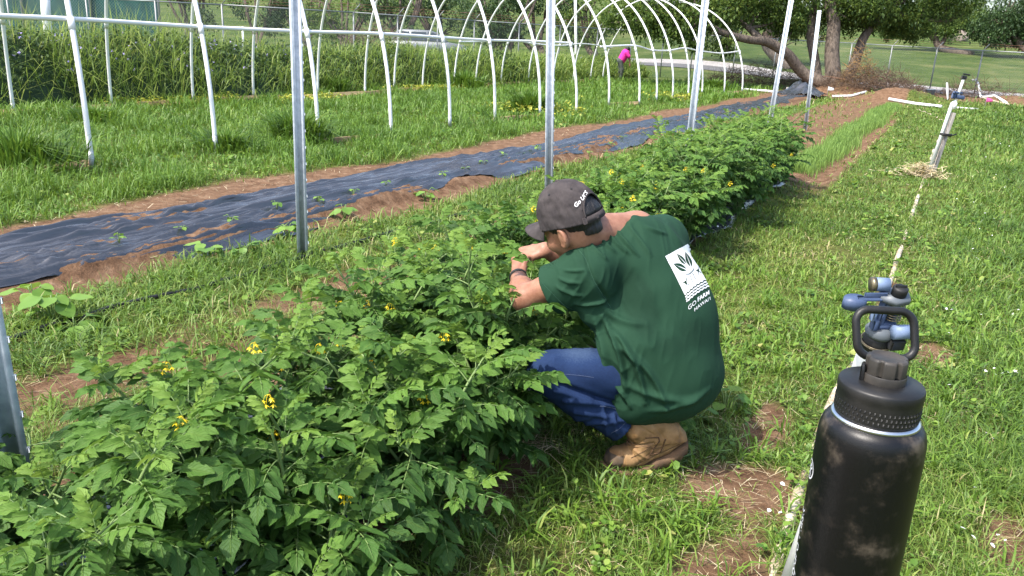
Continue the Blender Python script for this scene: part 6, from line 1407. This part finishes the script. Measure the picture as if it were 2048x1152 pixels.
def pipe(pts, r, label, nm='white_pipe', mt=None):
    m = MB(); P = np.array(pts); tube(m, P, r, 10); return tag(m.obj(nm, mt or M['pvc']), label, 'pipe')
G = lambda px, py, z=.05: gp(px, py)+np.array([0, 0, terr(*gp(px, py)[:2])+z])
pipe([G(1488, 181), G(1530, 184), G(1572, 189)], .045, 'white pipe on the ground from the last hoop to the concrete block'); pipe([G(1664, 197), G(1700, 199), G(1730, 200)], .04, 'short white pipe lying before the dirt mound'); pipe([G(1776, 207), G(1830, 212), G(1882, 217)], .05, 'white pipe lying before the second dirt mound')
pipe([G(1940, 186, .62), G(1946, 186, .66), G(1951, 190, .55), G(1960, 204, .05), G(1985, 205), G(2012, 211)], .045, 'white elbow pipe rising and bending over at the fence foot'); pipe([G(1962, 205, .06), G(1990, 209), G(2018, 216)], .035, 'pinkish white pipe angled along the dirt by the elbow pipe', mt=M['pvcdirt']); pipe([G(1905, 218), G(1935, 220), G(1955, 221)], .03, 'thin white pipe on the grass below the pink flag')
# bucket, flags, block, wire ring
c = G(1857, 200, 0); m = MB(); lathe(m, [(.0, .02), (.13, .02), (.15, .02), (.175, .36), (.185, .37), (.185, .39), (.165, .39), (.14, .05), (0, .05)], 24); o = m.obj('bucket', mat('bucket_plastic', (.10, .14, .17), .5)); o.location = c; tag(o, 'blue-grey bucket standing beside the second dirt mound', 'bucket')
for (px, py, col, lb) in ((1653, 197, (.85, .85, .85), 'white marker flag at the end of the plastic mulch'), (1968, 221, (.85, .12, .35), 'pink marker flag in the grass by the elbow pipe')):
    c = G(px, py, 0); e = empty('marker_flag', lb, 'flag', 'marker flags', c); m = MB(); tube(m, np.array([[0, 0, -.1], [0, 0, .40]]), .006, 6); m.obj('wire_stem', M['wire'], e)
    m = MB(); u, v = np.meshgrid(np.linspace(0, .2, 8), np.linspace(0, 1, 5), indexing='ij'); P = np.stack([u*CR[0]-.02*np.sin(u*30), u*CR[1]+0*u, .40-v*.16*(1-u*3.2)-u*.35], -1); i = np.arange(7)[:, None]*5; j = np.arange(4)[None]; m.add(P, np.stack([i+j, i+5+j, i+6+j, i+j+1], -1).reshape(-1, 4)); o = m.obj('flag_cloth', mat('flag_colour', col, .6), e); md = o.modifiers.new('s', 'SOLIDIFY'); md.thickness = .003
c = G(1583, 186, 0); e = None; m = MB(); Rb = rotz(.5)
for (x, y, sx, sy) in ((0, -.085, .40, .03), (0, .085, .40, .03), (-.185, 0, .03, .14), (.185, 0, .03, .14), (0, 0, .03, .14)): box(m, Rb@np.array([x, y, .1]), (sx, sy, .2), Rb, bev=.004)
o = m.obj('concrete_block', M['concrete']); o.location = c; tag(o, 'hollow concrete block standing at the end of the plastic mulch', 'concrete block')
c = G(1682, 190, .06); m = MB(); th = np.linspace(0, 6.4, 50); tube(m, np.c_[.75*np.cos(th), .75*np.sin(th), .05*np.sin(th*2)+.05], .012, 6); o = m.obj('wire_ring', M['rust']); o.location = c; tag(o, 'rusty wire ring lying on the first dirt mound', 'wire ring')
# crumpled end of the plastic sheet
c = G(1603, 193, 0); n = 40; u, v = np.meshgrid(np.linspace(-1, 1, n), np.linspace(-1, 1, n), indexing='ij'); z = .42*np.exp(-(u**2+v**2)*2.2)*(.5+fbm(u*3, v*3, 6))+.12*np.abs(vn(u*5, v*5, 7)-.5)
m = MB(); i = np.arange(n-1)[:, None]*n; j = np.arange(n-1)[None]; m.add(np.stack([u*.75, v*1.1, z], -1), np.stack([i+j, i+n+j, i+n+j+1, i+j+1], -1).reshape(-1, 4)); o = m.obj('plastic_heap', M['mulch']); o.location = c; md = o.modifiers.new('s', 'SOLIDIFY'); md.thickness = .004; tag(o, 'crumpled heap of black plastic at the far end of the mulch', 'plastic sheet')
# leafy squash at the right frame edge
mulch_sheet('mulch_sheet', lambda y: 2.05+.06*np.sin(y), lambda y: 3.1+0*y, 15, 27, 24, 90, .012, .04, 'black plastic strip with dark leafy plants at the right frame edge', 70)
for q in range(7):
    x, y = 2.35+.2*math.sin(q*2), 15.5+q*1.6; small_plant('squash_plant', (x, y, terr(x, y)+.02), 22, .16, .45, 'dark leafy squash plant on black plastic at the right frame edge', 'squash plant', 'squash plants at the right edge', M['treedark'])
small_plant('broad_weed', tuple(gp(1450, 822)+[0, 0, .0]), 5, .075, .10, 'single broad-leaved weed in the grass right behind the man\'s rump', 'weed', None, M['tomato'])
small_plant('broad_weed', tuple(gp(1388, 852)), 4, .06, .08, 'small broad-leaved weed at the heel of the man\'s boot', 'weed', None, M['tomato'])
